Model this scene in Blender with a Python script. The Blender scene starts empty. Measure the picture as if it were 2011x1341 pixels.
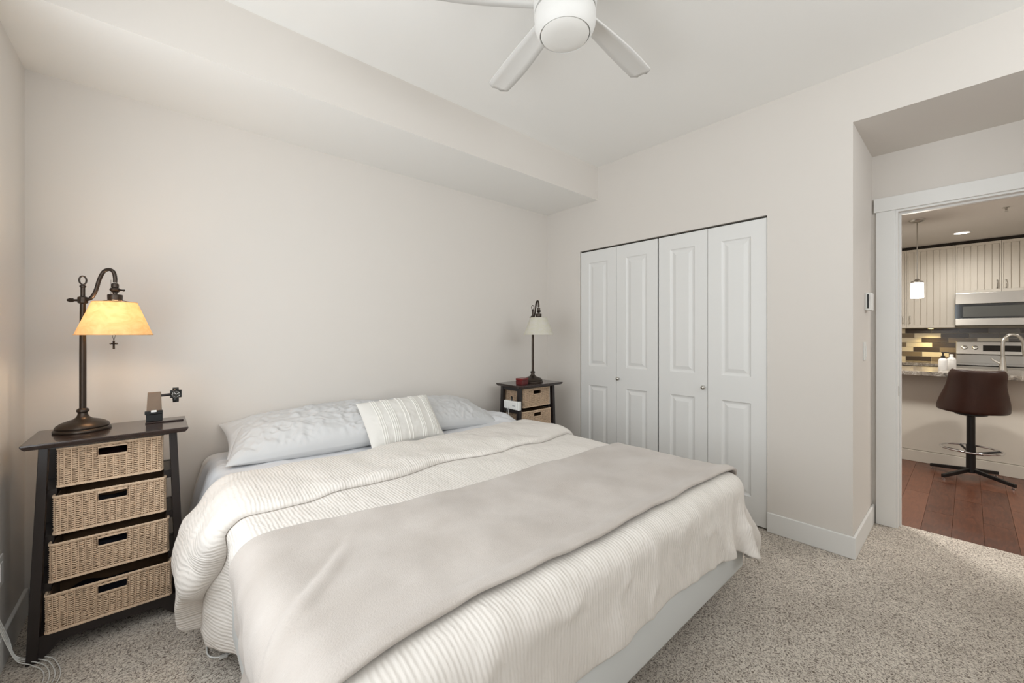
import bpy, bmesh, math, random
import numpy as np
from mathutils import Vector, Matrix

random.seed(7)
rng = np.random.RandomState(7)
scene = bpy.context.scene
COL = scene.collection
PI = math.pi

# ------------------------------------------------------------------ camera
FPX, YAW, HZ, CAMH = 789.35, math.radians(48.70), 656.5, 1.276
cam_d = bpy.data.cameras.new('camera')
cam_d.sensor_width = 36.0
cam_d.lens = FPX / 2011.0 * 36.0
cam_d.shift_y = -(670.5 - HZ) / 2011.0
cam_d.clip_start = 0.03
cam = bpy.data.objects.new('camera', cam_d)
cam.location = (0, 0, CAMH)
cam.rotation_euler = (PI / 2, 0, -(PI / 2 - YAW))
COL.objects.link(cam)
scene.camera = cam

# ------------------------------------------------------------------ view, world
scene.view_settings.view_transform = 'Standard'
scene.view_settings.look = 'None'
scene.view_settings.gamma = 1.0
scene.view_settings.use_curve_mapping = False
scene.view_settings.exposure = 0.05
world = bpy.data.worlds.new('world')
scene.world = world
world.use_nodes = True
world.node_tree.nodes['Background'].inputs['Color'].default_value = (0.86, 0.93, 1.0, 1)
world.node_tree.nodes['Background'].inputs['Strength'].default_value = 1.0

# room dimensions (metres, camera above the origin)
XL, YH, XC = -0.459, 2.836, 2.967          # left wall, head wall, closet wall
ZS, ZC, YS = 2.483, 2.777, 2.209           # bulkhead underside, ceiling, bulkhead face
YA, XD = 0.438, 3.654                      # alcove side wall, doorway wall
YB, YA2 = -1.75, -0.72                     # wall behind the camera, far side of alcove
YC1, YC2, ZCL = 2.411, 0.867, 2.05         # closet opening
XK, ZK = 7.87, 2.44                        # kitchen back wall, kitchen ceiling
WY0, WY1, WZ0, WZ1 = 0.15, 2.15, 0.65, 2.35    # bedroom window in the left wall


def area(name, loc, rot, sx, sy, power, col):
    d = bpy.data.lights.new(name, 'AREA')
    d.shape = 'RECTANGLE'
    d.size, d.size_y = sx, sy
    d.energy = power
    d.color = col
    o = bpy.data.objects.new(name, d)
    o.location = loc
    o.rotation_euler = rot
    COL.objects.link(o)
    return o


# daylight entering through the left bedroom window (out of frame);
# the high rear light is an added fill, tilted up towards the ceiling
DAY = (0.93, 0.972, 1.0)
area('window_daylight', (XL + 0.012, (WY0 + WY1) / 2, (WZ0 + WZ1) / 2), (0, -PI / 2, 0), WZ1 - WZ0 - 0.1, WY1 - WY0 - 0.1, 27, DAY)
area('rear_fill_light', (1.2, YB + 0.25, 2.12), (PI / 2 + 0.6, 0, 0), 2.6, 0.8, 34, DAY)

# ================================================================== materials
MATS = {}


def srgb(r, g, b):
    f = lambda c: (c / 255 / 12.92) if c / 255 <= 0.04045 else ((c / 255 + 0.055) / 1.055) ** 2.4
    return (f(r), f(g), f(b), 1)


def mat(name, col, rough=0.6, metal=0.0, noise=0.0, nscale=30, bump=0.0, bscale=200, spec=0.5, sheen=0.0, coat=0.0, coords='Object', detail=4):
    if name in MATS:
        return MATS[name]
    m = bpy.data.materials.new(name)
    m.use_nodes = True
    nt = m.node_tree
    b = nt.nodes['Principled BSDF']
    b.inputs['Base Color'].default_value = col
    b.inputs['Roughness'].default_value = rough
    b.inputs['Metallic'].default_value = metal
    b.inputs['Specular IOR Level'].default_value = spec
    if sheen:
        b.inputs['Sheen Weight'].default_value = sheen
        b.inputs['Sheen Roughness'].default_value = 0.5
    if coat:
        b.inputs['Coat Weight'].default_value = coat
    tc = nt.nodes.new('ShaderNodeTexCoord')
    if noise:
        n = nt.nodes.new('ShaderNodeTexNoise')
        n.inputs['Scale'].default_value = nscale
        n.inputs['Detail'].default_value = detail
        nt.links.new(tc.outputs[coords], n.inputs['Vector'])
        mx = nt.nodes.new('ShaderNodeMix')
        mx.data_type = 'RGBA'
        mx.inputs['A'].default_value = tuple(max(0, c * (1 - noise)) for c in col[:3]) + (1,)
        mx.inputs['B'].default_value = tuple(min(1, c * (1 + noise)) for c in col[:3]) + (1,)
        nt.links.new(n.outputs['Fac'], mx.inputs['Factor'])
        nt.links.new(mx.outputs['Result'], b.inputs['Base Color'])
    if bump:
        n2 = nt.nodes.new('ShaderNodeTexNoise')
        n2.inputs['Scale'].default_value = bscale
        n2.inputs['Detail'].default_value = 3
        nt.links.new(tc.outputs[coords], n2.inputs['Vector'])
        bp = nt.nodes.new('ShaderNodeBump')
        bp.inputs['Strength'].default_value = bump
        bp.inputs['Distance'].default_value = 0.004
        nt.links.new(n2.outputs['Fac'], bp.inputs['Height'])
        nt.links.new(bp.outputs['Normal'], b.inputs['Normal'])
    MATS[name] = m
    return m


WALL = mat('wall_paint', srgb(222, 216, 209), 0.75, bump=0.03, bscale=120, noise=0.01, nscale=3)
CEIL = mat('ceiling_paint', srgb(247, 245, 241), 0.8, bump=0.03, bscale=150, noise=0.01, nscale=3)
TRIM = mat('trim_paint', srgb(233, 232, 229), 0.4, noise=0.01, nscale=4)
DOORP = mat('closet_door_paint', srgb(230, 229, 226), 0.45, noise=0.01, nscale=5, bump=0.02, bscale=90)
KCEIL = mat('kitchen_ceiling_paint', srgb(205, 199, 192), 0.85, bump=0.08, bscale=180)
DARK = mat('closet_interior', srgb(60, 56, 52), 0.9)
BLACKW = mat('black_stained_wood', srgb(36, 30, 29), 0.34, noise=0.35, nscale=9, bump=0.05, bscale=60)
TOPW = mat('dark_lacquered_wood', srgb(52, 40, 36), 0.2, noise=0.35, nscale=12, coat=0.3)
BRONZE = mat('aged_bronze', srgb(66, 57, 50), 0.36, 0.75, noise=0.2, nscale=25)
STEEL = mat('stainless_steel', srgb(186, 183, 178), 0.36, 1.0, noise=0.06, nscale=8)
CHROME = mat('chrome', srgb(215, 215, 215), 0.12, 1.0)
NICKEL = mat('brushed_nickel', srgb(190, 187, 180), 0.3, 1.0)
WHITEP = mat('white_plastic', srgb(235, 234, 230), 0.35)
FANW = mat('fan_white', srgb(230, 228, 224), 0.5)
BLACKP = mat('black_plastic', srgb(18, 18, 18), 0.35)
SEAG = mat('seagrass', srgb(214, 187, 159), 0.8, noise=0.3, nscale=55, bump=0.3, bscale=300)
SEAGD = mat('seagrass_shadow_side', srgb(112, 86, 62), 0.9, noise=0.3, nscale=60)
LEATHER = mat('brown_leather', srgb(50, 26, 17), 0.42, noise=0.35, nscale=6, bump=0.12, bscale=90)
CABINET = mat('cream_cabinet_paint', srgb(220, 213, 201), 0.5, noise=0.02, nscale=5)
PANELC = mat('peninsula_paint', srgb(216, 209, 196), 0.55, noise=0.03, nscale=4)
SHEET = mat('white_cotton_sheet', srgb(219, 219, 221), 0.85, bump=0.05, bscale=500, sheen=0.1)
PILLOWC = mat('white_cotton_pillowcase', srgb(205, 205, 205), 0.85, bump=0.05, bscale=500, sheen=0.1)
BOXSP = mat('white_box_spring_cover', srgb(214, 216, 215), 0.8, bump=0.04, bscale=300)
GLASSD = mat('dark_glass', srgb(24, 26, 28), 0.06, 0, spec=0.8)
REDBOX = mat('red_lacquer', srgb(92, 16, 18), 0.25)


def emit(name, col, strength):
    m = bpy.data.materials.new(name)
    m.use_nodes = True
    b = m.node_tree.nodes['Principled BSDF']
    b.inputs['Base Color'].default_value = col
    b.inputs['Emission Color'].default_value = col
    b.inputs['Emission Strength'].default_value = strength
    return m


def glass(name, col=(0.95, 0.97, 0.97, 1), rough=0.02):
    m = bpy.data.materials.new(name)
    m.use_nodes = True
    b = m.node_tree.nodes['Principled BSDF']
    b.inputs['Base Color'].default_value = col
    b.inputs['Transmission Weight'].default_value = 1.0
    b.inputs['Roughness'].default_value = rough
    return m


def carpet_mat():
    m = bpy.data.materials.new('speckled_carpet')
    m.use_nodes = True
    nt = m.node_tree
    b = nt.nodes['Principled BSDF']
    b.inputs['Roughness'].default_value = 0.95
    b.inputs['Specular IOR Level'].default_value = 0.1
    tc = nt.nodes.new('ShaderNodeTexCoord')
    # warp the coordinates a little so that the tufts run in short curls
    wn = nt.nodes.new('ShaderNodeTexNoise')
    wn.inputs['Scale'].default_value = 55
    nt.links.new(tc.outputs['Object'], wn.inputs['Vector'])
    va = nt.nodes.new('ShaderNodeMixRGB')
    va.blend_type = 'ADD'
    va.inputs['Fac'].default_value = 0.02
    nt.links.new(tc.outputs['Object'], va.inputs['Color1'])
    nt.links.new(wn.outputs['Color'], va.inputs['Color2'])
    n = nt.nodes.new('ShaderNodeTexNoise')
    n.inputs['Scale'].default_value = 150
    n.inputs['Detail'].default_value = 3
    n.inputs['Roughness'].default_value = 0.7
    nt.links.new(va.outputs['Color'], n.inputs['Vector'])
    r = nt.nodes.new('ShaderNodeValToRGB')
    r.color_ramp.elements[0].position = 0.38
    r.color_ramp.elements[0].color = srgb(126, 115, 105)
    r.color_ramp.elements[1].position = 0.60
    r.color_ramp.elements[1].color = srgb(244, 235, 223)
    e = r.color_ramp.elements.new(0.48)
    e.color = srgb(214, 203, 190)
    nt.links.new(n.outputs['Fac'], r.inputs['Fac'])
    big = nt.nodes.new('ShaderNodeTexNoise')
    big.inputs['Scale'].default_value = 3.2
    big.inputs['Detail'].default_value = 5
    big.inputs['Roughness'].default_value = 0.65
    nt.links.new(tc.outputs['Object'], big.inputs['Vector'])
    r2 = nt.nodes.new('ShaderNodeValToRGB')
    r2.color_ramp.elements[0].position = 0.3
    r2.color_ramp.elements[0].color = (0.80, 0.79, 0.78, 1)
    r2.color_ramp.elements[1].position = 0.62
    r2.color_ramp.elements[1].color = (1, 1, 1, 1)
    nt.links.new(big.outputs['Fac'], r2.inputs['Fac'])
    mx = nt.nodes.new('ShaderNodeMixRGB')
    mx.blend_type = 'MULTIPLY'
    mx.inputs['Fac'].default_value = 1
    nt.links.new(r.outputs['Color'], mx.inputs['Color1'])
    nt.links.new(r2.outputs['Color'], mx.inputs['Color2'])
    nt.links.new(mx.outputs['Color'], b.inputs['Base Color'])
    bp = nt.nodes.new('ShaderNodeBump')
    bp.inputs['Strength'].default_value = 0.9
    bp.inputs['Distance'].default_value = 0.008
    nt.links.new(n.outputs['Fac'], bp.inputs['Height'])
    nt.links.new(bp.outputs['Normal'], b.inputs['Normal'])
    return m


def wood_mat(name, c1, c2, rough=0.3):
    m = bpy.data.materials.new(name)
    m.use_nodes = True
    nt = m.node_tree
    b = nt.nodes['Principled BSDF']
    b.inputs['Roughness'].default_value = rough
    tc = nt.nodes.new('ShaderNodeTexCoord')
    mp = nt.nodes.new('ShaderNodeMapping')
    mp.inputs['Scale'].default_value = (3, 14, 3)
    nt.links.new(tc.outputs['Object'], mp.inputs['Vector'])
    n = nt.nodes.new('ShaderNodeTexNoise')
    n.inputs['Scale'].default_value = 3
    n.inputs['Detail'].default_value = 6
    n.inputs['Distortion'].default_value = 1.2
    nt.links.new(mp.outputs['Vector'], n.inputs['Vector'])
    oi = nt.nodes.new('ShaderNodeObjectInfo')
    ad = nt.nodes.new('ShaderNodeMath')
    ad.operation = 'MULTIPLY_ADD'
    ad.inputs[1].default_value = 0.35
    nt.links.new(oi.outputs['Random'], ad.inputs[0])
    nt.links.new(n.outputs['Fac'], ad.inputs[2])
    r = nt.nodes.new('ShaderNodeValToRGB')
    r.color_ramp.elements[0].position = 0.35
    r.color_ramp.elements[0].color = c1
    r.color_ramp.elements[1].position = 0.95
    r.color_ramp.elements[1].color = c2
    nt.links.new(ad.outputs[0], r.inputs['Fac'])
    nt.links.new(r.outputs['Color'], b.inputs['Base Color'])
    return m


def stripe_fabric(name, col, pitch, strength, dist, rough_noise=0.5):
    """woven stripes running along the V direction of a UV map measured in metres"""
    m = bpy.data.materials.new(name)
    m.use_nodes = True
    nt = m.node_tree
    b = nt.nodes['Principled BSDF']
    b.inputs['Base Color'].default_value = col
    b.inputs['Roughness'].default_value = 0.9
    b.inputs['Specular IOR Level'].default_value = 0.2
    b.inputs['Sheen Weight'].default_value = 0.1
    uv = nt.nodes.new('ShaderNodeTexCoord')
    nz = nt.nodes.new('ShaderNodeTexNoise')
    nz.inputs['Scale'].default_value = 22
    nz.inputs['Detail'].default_value = 3
    nt.links.new(uv.outputs['UV'], nz.inputs['Vector'])
    sx = nt.nodes.new('ShaderNodeSeparateXYZ')
    nt.links.new(uv.outputs['UV'], sx.inputs[0])
    ma = nt.nodes.new('ShaderNodeMath')
    ma.operation = 'MULTIPLY_ADD'
    ma.inputs[1].default_value = pitch * rough_noise
    nt.links.new(nz.outputs['Fac'], ma.inputs[0])
    nt.links.new(sx.outputs['X'], ma.inputs[2])
    mu = nt.nodes.new('ShaderNodeMath')
    mu.operation = 'MULTIPLY'
    mu.inputs[1].default_value = 2 * PI / pitch
    nt.links.new(ma.outputs[0], mu.inputs[0])
    si = nt.nodes.new('ShaderNodeMath')
    si.operation = 'SINE'
    nt.links.new(mu.outputs[0], si.inputs[0])
    # crinkle, stretched across the stripes
    mp = nt.nodes.new('ShaderNodeMapping')
    mp.inputs['Scale'].default_value = (1, 0.45, 1)
    nt.links.new(uv.outputs['UV'], mp.inputs['Vector'])
    n2 = nt.nodes.new('ShaderNodeTexNoise')
    n2.inputs['Scale'].default_value = 38
    n2.inputs['Detail'].default_value = 4
    nt.links.new(mp.outputs['Vector'], n2.inputs['Vector'])
    mul = nt.nodes.new('ShaderNodeMath')
    mul.operation = 'MULTIPLY_ADD'
    mul.inputs[1].default_value = 0.22
    nt.links.new(si.outputs[0], mul.inputs[0])
    m3 = nt.nodes.new('ShaderNodeMath')
    m3.operation = 'MULTIPLY'
    m3.inputs[1].default_value = 1.3
    nt.links.new(n2.outputs['Fac'], m3.inputs[0])
    nt.links.new(m3.outputs[0], mul.inputs[2])
    # sharp creases
    n4 = nt.nodes.new('ShaderNodeTexNoise')
    n4.inputs['Scale'].default_value = 11
    n4.inputs['Detail'].default_value = 3
    n4.inputs['Distortion'].default_value = 0.6
    mp4 = nt.nodes.new('ShaderNodeMapping')
    mp4.inputs['Rotation'].default_value = (0, 0, 0.5)
    mp4.inputs['Scale'].default_value = (1.5, 0.6, 1)
    nt.links.new(uv.outputs['UV'], mp4.inputs['Vector'])
    nt.links.new(mp4.outputs['Vector'], n4.inputs['Vector'])
    s4 = nt.nodes.new('ShaderNodeMath')
    s4.operation = 'SUBTRACT'
    s4.inputs[1].default_value = 0.5
    nt.links.new(n4.outputs['Fac'], s4.inputs[0])
    a4 = nt.nodes.new('ShaderNodeMath')
    a4.operation = 'ABSOLUTE'
    nt.links.new(s4.outputs[0], a4.inputs[0])
    c4 = nt.nodes.new('ShaderNodeMath')
    c4.operation = 'MULTIPLY_ADD'
    c4.inputs[1].default_value = -4.5
    nt.links.new(a4.outputs[0], c4.inputs[0])
    nt.links.new(mul.outputs[0], c4.inputs[2])
    mul = c4
    bp = nt.nodes.new('ShaderNodeBump')
    bp.inputs['Strength'].default_value = strength
    bp.inputs['Distance'].default_value = dist
    nt.links.new(mul.outputs[0], bp.inputs['Height'])
    nt.links.new(bp.outputs['Normal'], b.inputs['Normal'])
    return m


def fleece_mat():
    m = bpy.data.materials.new('fleece_throw')
    m.use_nodes = True
    nt = m.node_tree
    b = nt.nodes['Principled BSDF']
    b.inputs['Roughness'].default_value = 1.0
    b.inputs['Specular IOR Level'].default_value = 0.1
    b.inputs['Sheen Weight'].default_value = 0.25
    tc = nt.nodes.new('ShaderNodeTexCoord')
    n = nt.nodes.new('ShaderNodeTexNoise')
    n.inputs['Scale'].default_value = 5
    n.inputs['Detail'].default_value = 5
    nt.links.new(tc.outputs['UV'], n.inputs['Vector'])
    r = nt.nodes.new('ShaderNodeValToRGB')
    r.color_ramp.elements[0].position = 0.3
    r.color_ramp.elements[0].color = srgb(184, 175, 167)
    r.color_ramp.elements[1].position = 0.7
    r.color_ramp.elements[1].color = srgb(200, 192, 185)
    nt.links.new(n.outputs['Fac'], r.inputs['Fac'])
    nt.links.new(r.outputs['Color'], b.inputs['Base Color'])
    n2 = nt.nodes.new('ShaderNodeTexNoise')
    n2.inputs['Scale'].default_value = 260
    n2.inputs['Detail'].default_value = 3
    nt.links.new(tc.outputs['UV'], n2.inputs['Vector'])
    bp = nt.nodes.new('ShaderNodeBump')
    bp.inputs['Strength'].default_value = 0.35
    bp.inputs['Distance'].default_value = 0.004
    nt.links.new(n2.outputs['Fac'], bp.inputs['Height'])
    nt.links.new(bp.outputs['Normal'], b.inputs['Normal'])
    return m


def granite_mat():
    m = bpy.data.materials.new('granite')
    m.use_nodes = True
    nt = m.node_tree
    b = nt.nodes['Principled BSDF']
    b.inputs['Roughness'].default_value = 0.12
    tc = nt.nodes.new('ShaderNodeTexCoord')
    n = nt.nodes.new('ShaderNodeTexNoise')
    n.inputs['Scale'].default_value = 22
    n.inputs['Detail'].default_value = 7
    n.inputs['Roughness'].default_value = 0.75
    n.inputs['Distortion'].default_value = 1.0
    nt.links.new(tc.outputs['Object'], n.inputs['Vector'])
    r = nt.nodes.new('ShaderNodeValToRGB')
    r.color_ramp.elements[0].position = 0.35
    r.color_ramp.elements[0].color = srgb(80, 74, 68)
    r.color_ramp.elements[1].position = 0.66
    r.color_ramp.elements[1].color = srgb(214, 208, 200)
    e = r.color_ramp.elements.new(0.5)
    e.color = srgb(150, 140, 128)
    nt.links.new(n.outputs['Fac'], r.inputs['Fac'])
    nt.links.new(r.outputs['Color'], b.inputs['Base Color'])
    return m


def shade_mat(name, col, trans=0.6, fibre=True):
    m = bpy.data.materials.new(name)
    m.use_nodes = True
    nt = m.node_tree
    nt.nodes.remove(nt.nodes['Principled BSDF'])
    out = nt.nodes['Material Output']
    d = nt.nodes.new('ShaderNodeBsdfDiffuse')
    t = nt.nodes.new('ShaderNodeBsdfTranslucent')
    mx = nt.nodes.new('ShaderNodeMixShader')
    mx.inputs[0].default_value = trans
    tc = nt.nodes.new('ShaderNodeTexCoord')
    n = nt.nodes.new('ShaderNodeTexNoise')
    n.inputs['Scale'].default_value = 14
    n.inputs['Detail'].default_value = 8
    n.inputs['Distortion'].default_value = 2.5
    nt.links.new(tc.outputs['Object'], n.inputs['Vector'])
    r = nt.nodes.new('ShaderNodeValToRGB')
    r.color_ramp.elements[0].position = 0.3
    k = 0.80 if fibre else 0.96
    r.color_ramp.elements[0].color = (col[0] * k, col[1] * k, col[2] * k * 0.9, 1)
    r.color_ramp.elements[1].position = 0.6
    r.color_ramp.elements[1].color = col
    nt.links.new(n.outputs['Fac'], r.inputs['Fac'])
    nt.links.new(r.outputs['Color'], d.inputs['Color'])
    nt.links.new(r.outputs['Color'], t.inputs['Color'])
    nt.links.new(d.outputs[0], mx.inputs[1])
    nt.links.new(t.outputs[0], mx.inputs[2])
    nt.links.new(mx.outputs[0], out.inputs['Surface'])
    return m


CARPET = carpet_mat()
PLANK = wood_mat('red_brown_hardwood', srgb(66, 35, 23), srgb(112, 68, 47), 0.32)
GRANITE = granite_mat()
DUVET = stripe_fabric('crinkled_striped_duvet', srgb(229, 223, 216), 0.0118, 0.55, 0.0045, 0.7)
CUSHC = mat('ivory_cushion_cloth', srgb(224, 221, 215), 0.9, bump=0.2, bscale=300)
CORDC = mat('cream_cord', srgb(236, 233, 227), 0.8)
FLEECE = fleece_mat()
GLASS = glass('clear_glass')

# ================================================================== geometry helpers


class MB:
    """collects shapes; build() links them as ONE mesh object"""

    def __init__(self):
        self.v, self.f, self.uv = [], [], None

    def add(self, vs, fs):
        o = len(self.v)
        self.v.extend([tuple(p) for p in vs])
        self.f.extend([tuple(i + o for i in f) for f in fs])
        return self

    def box(self, x0, x1, y0, y1, z0, z1):
        x0, x1 = min(x0, x1), max(x0, x1)
        y0, y1 = min(y0, y1), max(y0, y1)
        z0, z1 = min(z0, z1), max(z0, z1)
        return self.add([(x0, y0, z0), (x1, y0, z0), (x1, y1, z0), (x0, y1, z0), (x0, y0, z1), (x1, y0, z1), (x1, y1, z1), (x0, y1, z1)],
                        [(0, 3, 2, 1), (4, 5, 6, 7), (0, 1, 5, 4), (1, 2, 6, 5), (2, 3, 7, 6), (3, 0, 4, 7)])

    def hexa(self, b, t):
        """b, t: four bottom and four top corners, counter-clockwise seen from above"""
        return self.add(list(b) + list(t), [(0, 3, 2, 1), (4, 5, 6, 7), (0, 1, 5, 4), (1, 2, 6, 5), (2, 3, 7, 6), (3, 0, 4, 7)])

    def lathe(self, prof, n=32, c=(0, 0, 0), cap=True):
        vs, fs = [], []
        for r, z in prof:
            for k in range(n):
                a = 2 * PI * k / n
                vs.append((c[0] + r * math.cos(a), c[1] + r * math.sin(a), c[2] + z))
        for i in range(len(prof) - 1):
            for k in range(n):
                k2 = (k + 1) % n
                fs.append((i * n + k, i * n + k2, (i + 1) * n + k2, (i + 1) * n + k))
        if cap:
            fs.append(tuple(range(n - 1, -1, -1)))
            fs.append(tuple((len(prof) - 1) * n + k for k in range(n)))
        return self.add(vs, fs)

    def tube(self, path, r, n=8, closed=False, cap=True):
        path = [Vector(p) for p in path]
        m = len(path)
        rs = r if hasattr(r, '__len__') else [r] * m
        vs, fs = [], []
        nrm = None
        for i, p in enumerate(path):
            if closed:
                t = path[(i + 1) % m] - path[i - 1]
            else:
                t = path[min(i + 1, m - 1)] - path[max(i - 1, 0)]
            t.normalize()
            if nrm is None:
                ref = Vector((0, 0, 1)) if abs(t.z) < 0.9 else Vector((1, 0, 0))
                nrm = (ref - t * ref.dot(t)).normalized()
            else:
                nrm = (nrm - t * nrm.dot(t)).normalized()
            bn = t.cross(nrm)
            for k in range(n):
                a = 2 * PI * k / n
                vs.append(p + (nrm * math.cos(a) + bn * math.sin(a)) * rs[i])
        for i in range(m if closed else m - 1):
            j = (i + 1) % m
            for k in range(n):
                k2 = (k + 1) % n
                fs.append((i * n + k, i * n + k2, j * n + k2, j * n + k))
        if cap and not closed:
            fs.append(tuple(range(n - 1, -1, -1)))
            fs.append(tuple((m - 1) * n + k for k in range(n)))
        return self.add(vs, fs)

    def prism(self, poly, a, b, axis='y'):
        """extrude a 2-D polygon from a to b along an axis"""
        n = len(poly)

        def mk(p, t):
            return {'y': (p[0], t, p[1]), 'x': (t, p[0], p[1]), 'z': (p[0], p[1], t)}[axis]
        vs = [mk(p, a) for p in poly] + [mk(p, b) for p in poly]
        fs = [tuple(range(n)), tuple(range(2 * n - 1, n - 1, -1))]
        for k in range(n):
            k2 = (k + 1) % n
            fs.append((k, n + k, n + k2, k2))
        return self.add(vs, fs)

    def build(self, name, material, parent=None, smooth=False, bevel=0.0, loc=None, fix=True, seg=2):
        me = bpy.data.meshes.new(name)
        me.from_pydata(self.v, [], self.f)
        if fix:
            bm = bmesh.new()
            bm.from_mesh(me)
            bmesh.ops.recalc_face_normals(bm, faces=bm.faces)
            bm.to_mesh(me)
            bm.free()
        me.materials.append(material)
        if smooth:
            for p in me.polygons:
                p.use_smooth = True
        o = bpy.data.objects.new(name, me)
        COL.objects.link(o)
        if parent:
            o.parent = parent
        if loc:
            o.location = loc
        if bevel:
            b = o.modifiers.new('bevel', 'BEVEL')
            b.width = bevel
            b.segments = seg
            b.limit_method = 'ANGLE'
            b.angle_limit = math.radians(40)
        if smooth and not bevel:
            try:
                me.set_sharp_from_angle(angle=math.radians(40))
            except Exception:
                pass
        return o


def tag(o, label=None, cat=None, group=None, kind=None):
    if label:
        o['label'] = label
    if cat:
        o['category'] = cat
    if group:
        o['group'] = group
    if kind:
        o['kind'] = kind
    return o


def thing(name, label, cat, loc=(0, 0, 0), rz=0.0, group=None, kind=None):
    o = bpy.data.objects.new(name, None)
    o.empty_display_size = 0.1
    o.location = loc
    o.rotation_euler = (0, 0, rz)
    COL.objects.link(o)
    return tag(o, label, cat, group, kind)


def copy_tree(o, parent=None):
    c = o.copy()
    COL.objects.link(c)
    c.parent = parent
    for ch in list(o.children):
        copy_tree(ch, c)
    return c


def struct(name, mb, m, label, cat, **k):
    o = mb.build(name, m, **k)
    return tag(o, label, cat, None, 'structure')


def spline(pts, n=8):
    """Catmull-Rom through pts"""
    P = [Vector(p) for p in pts]
    out = []
    for i in range(len(P) - 1):
        p0, p1, p2, p3 = P[max(i - 1, 0)], P[i], P[i + 1], P[min(i + 2, len(P) - 1)]
        for k in range(n):
            t = k / n
            out.append(0.5 * ((2 * p1) + (p2 - p0) * t + (2 * p0 - 5 * p1 + 4 * p2 - p3) * t * t + (3 * p1 - p0 - 3 * p2 + p3) * t ** 3))
    out.append(P[-1])
    return out


def vnoise(x, y, seed=0):
    """smooth value noise in 0..1 on arrays"""
    r = np.random.RandomState(seed)
    tab = r.rand(64, 64)
    xi, yi = np.floor(x).astype(int), np.floor(y).astype(int)
    fx, fy = x - xi, y - yi
    fx, fy = fx * fx * (3 - 2 * fx), fy * fy * (3 - 2 * fy)
    g = lambda a, b: tab[a % 64, b % 64]
    return (g(xi, yi) * (1 - fx) * (1 - fy) + g(xi + 1, yi) * fx * (1 - fy) + g(xi, yi + 1) * (1 - fx) * fy + g(xi + 1, yi + 1) * fx * fy)


def sstep(a, b, x):
    t = np.clip((x - a) / (b - a), 0, 1)
    return t * t * (3 - 2 * t)


# ================================================================== the room
T = 0.1
struct('floor', MB().box(XL - T, XD + 0.085, YB - T, YH + T, -0.06, 0.0), CARPET,
       'speckled greige carpet covering the bedroom floor', 'carpet')
struct('ceiling', MB().box(XL - T, XC, YB - T, YS, ZC, ZC + 0.1).box(XC, XC + T, YB - T, YS, ZC, ZC + 0.1), CEIL,
       'white painted bedroom ceiling above the fan', 'ceiling')
bh = struct('ceiling_bulkhead', MB().box(XL - T, XC + T, YS, YH + T, ZS, ZC + 0.1), WALL,
            'long boxed bulkhead running along the top of the head wall', 'bulkhead')
bh.data.materials.append(CEIL)                 # its underside is painted like the ceiling
for p in bh.data.polygons:
    if p.normal.z < -.9:
        p.material_index = 1
struct('wall_head', MB().box(XL - T, XC + T, YH, YH + T, 0, ZS), WALL, 'warm grey wall behind the pillows', 'wall')
wl = MB()
wl.box(XL - T, XL, YB - T, WY0, 0, ZC).box(XL - T, XL, WY1, YH, 0, ZS).box(XL - T, XL, WY1, YS, ZS, ZC)
wl.box(XL - T, XL, WY0, WY1, 0, WZ0).box(XL - T, XL, WY0, WY1, WZ1, ZC)
struct('wall_left', wl, WALL, 'warm grey wall beside the lit lamp', 'wall')
wc = MB()
wc.box(XC, XC + T, YC1, YH, 0, ZS)
wc.box(XC, XC + T, YA + 0.1, YC2, 0, ZS)
wc.box(XC, XC + T, YC2, YC1, ZCL, ZS)
wc.box(XC, XC + T, YA + 0.1, YS, ZS, ZC)
wc.box(XC, XC + T, YA2, YA + 0.1, ZS, ZC)
wc.box(XC, XC + T, YB - T, YA2, 0, ZC)
wc.box(XC, XC + T, YA, YA + 0.1, 0, ZS)
struct('wall_closet', wc, WALL, 'pale warm wall around the white closet doors', 'wall')
wa = MB()
wa.box(XC + T, XD, YA, YA + 0.1, 0, ZS)
struct('wall_alcove', wa, WALL, 'shaded side wall of the alcove carrying the thermostat', 'wall')
struct('wall_alcove_far', MB().box(XC + T, XD, YA2 - 0.1, YA2, 0, ZS), WALL, 'far side wall of the doorway alcove', 'wall')
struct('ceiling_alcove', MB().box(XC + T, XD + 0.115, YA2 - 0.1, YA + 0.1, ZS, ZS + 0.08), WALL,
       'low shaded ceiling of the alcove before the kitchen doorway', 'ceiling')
DY0, DY1, DZ = -0.52, 0.31, 2.083         # doorway opening
wd = MB()
wd.box(XD, XD + 0.115, DY1 + 0.012, YA + 0.1, 0, ZS).box(XD, XD + 0.115, YA2 - 0.1, DY0 - 0.012, 0, ZS)
wd.box(XD, XD + 0.115, DY0 - 0.012, DY1 + 0.012, DZ + 0.012, ZS)
struct('wall_doorway', wd, WALL, 'warm grey wall above the kitchen doorway', 'wall')
struct('wall_rear', MB().box(XL - T, -0.15, YB - T, YB, 0, ZC).box(2.55, XC + T, YB - T, YB, 0, ZC)
       .box(-0.15, 2.55, YB - T, YB, 0, 1.65).box(-0.15, 2.55, YB - T, YB, 2.65, ZC), WALL, 'bedroom wall behind the camera', 'wall')
# closet interior
struct('wall_closet_inside', MB().box(XC + 0.7, XC + 0.72, YA + 0.1, YH, 0, ZS).box(XC + T, XC + 0.7, YH - 0.02, YH, 0, ZS)
       .box(XC + T, XC + 0.7, YA + 0.1, YA + 0.12, 0, ZS), DARK, 'dark inside of the closet behind the bifold doors', 'wall')
struct('floor_closet', MB().box(XD + 0.085, XC + 0.72, YA + 0.1, YH, -0.06, 0.0), CARPET, 'carpet strip inside the closet', 'carpet')


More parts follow.
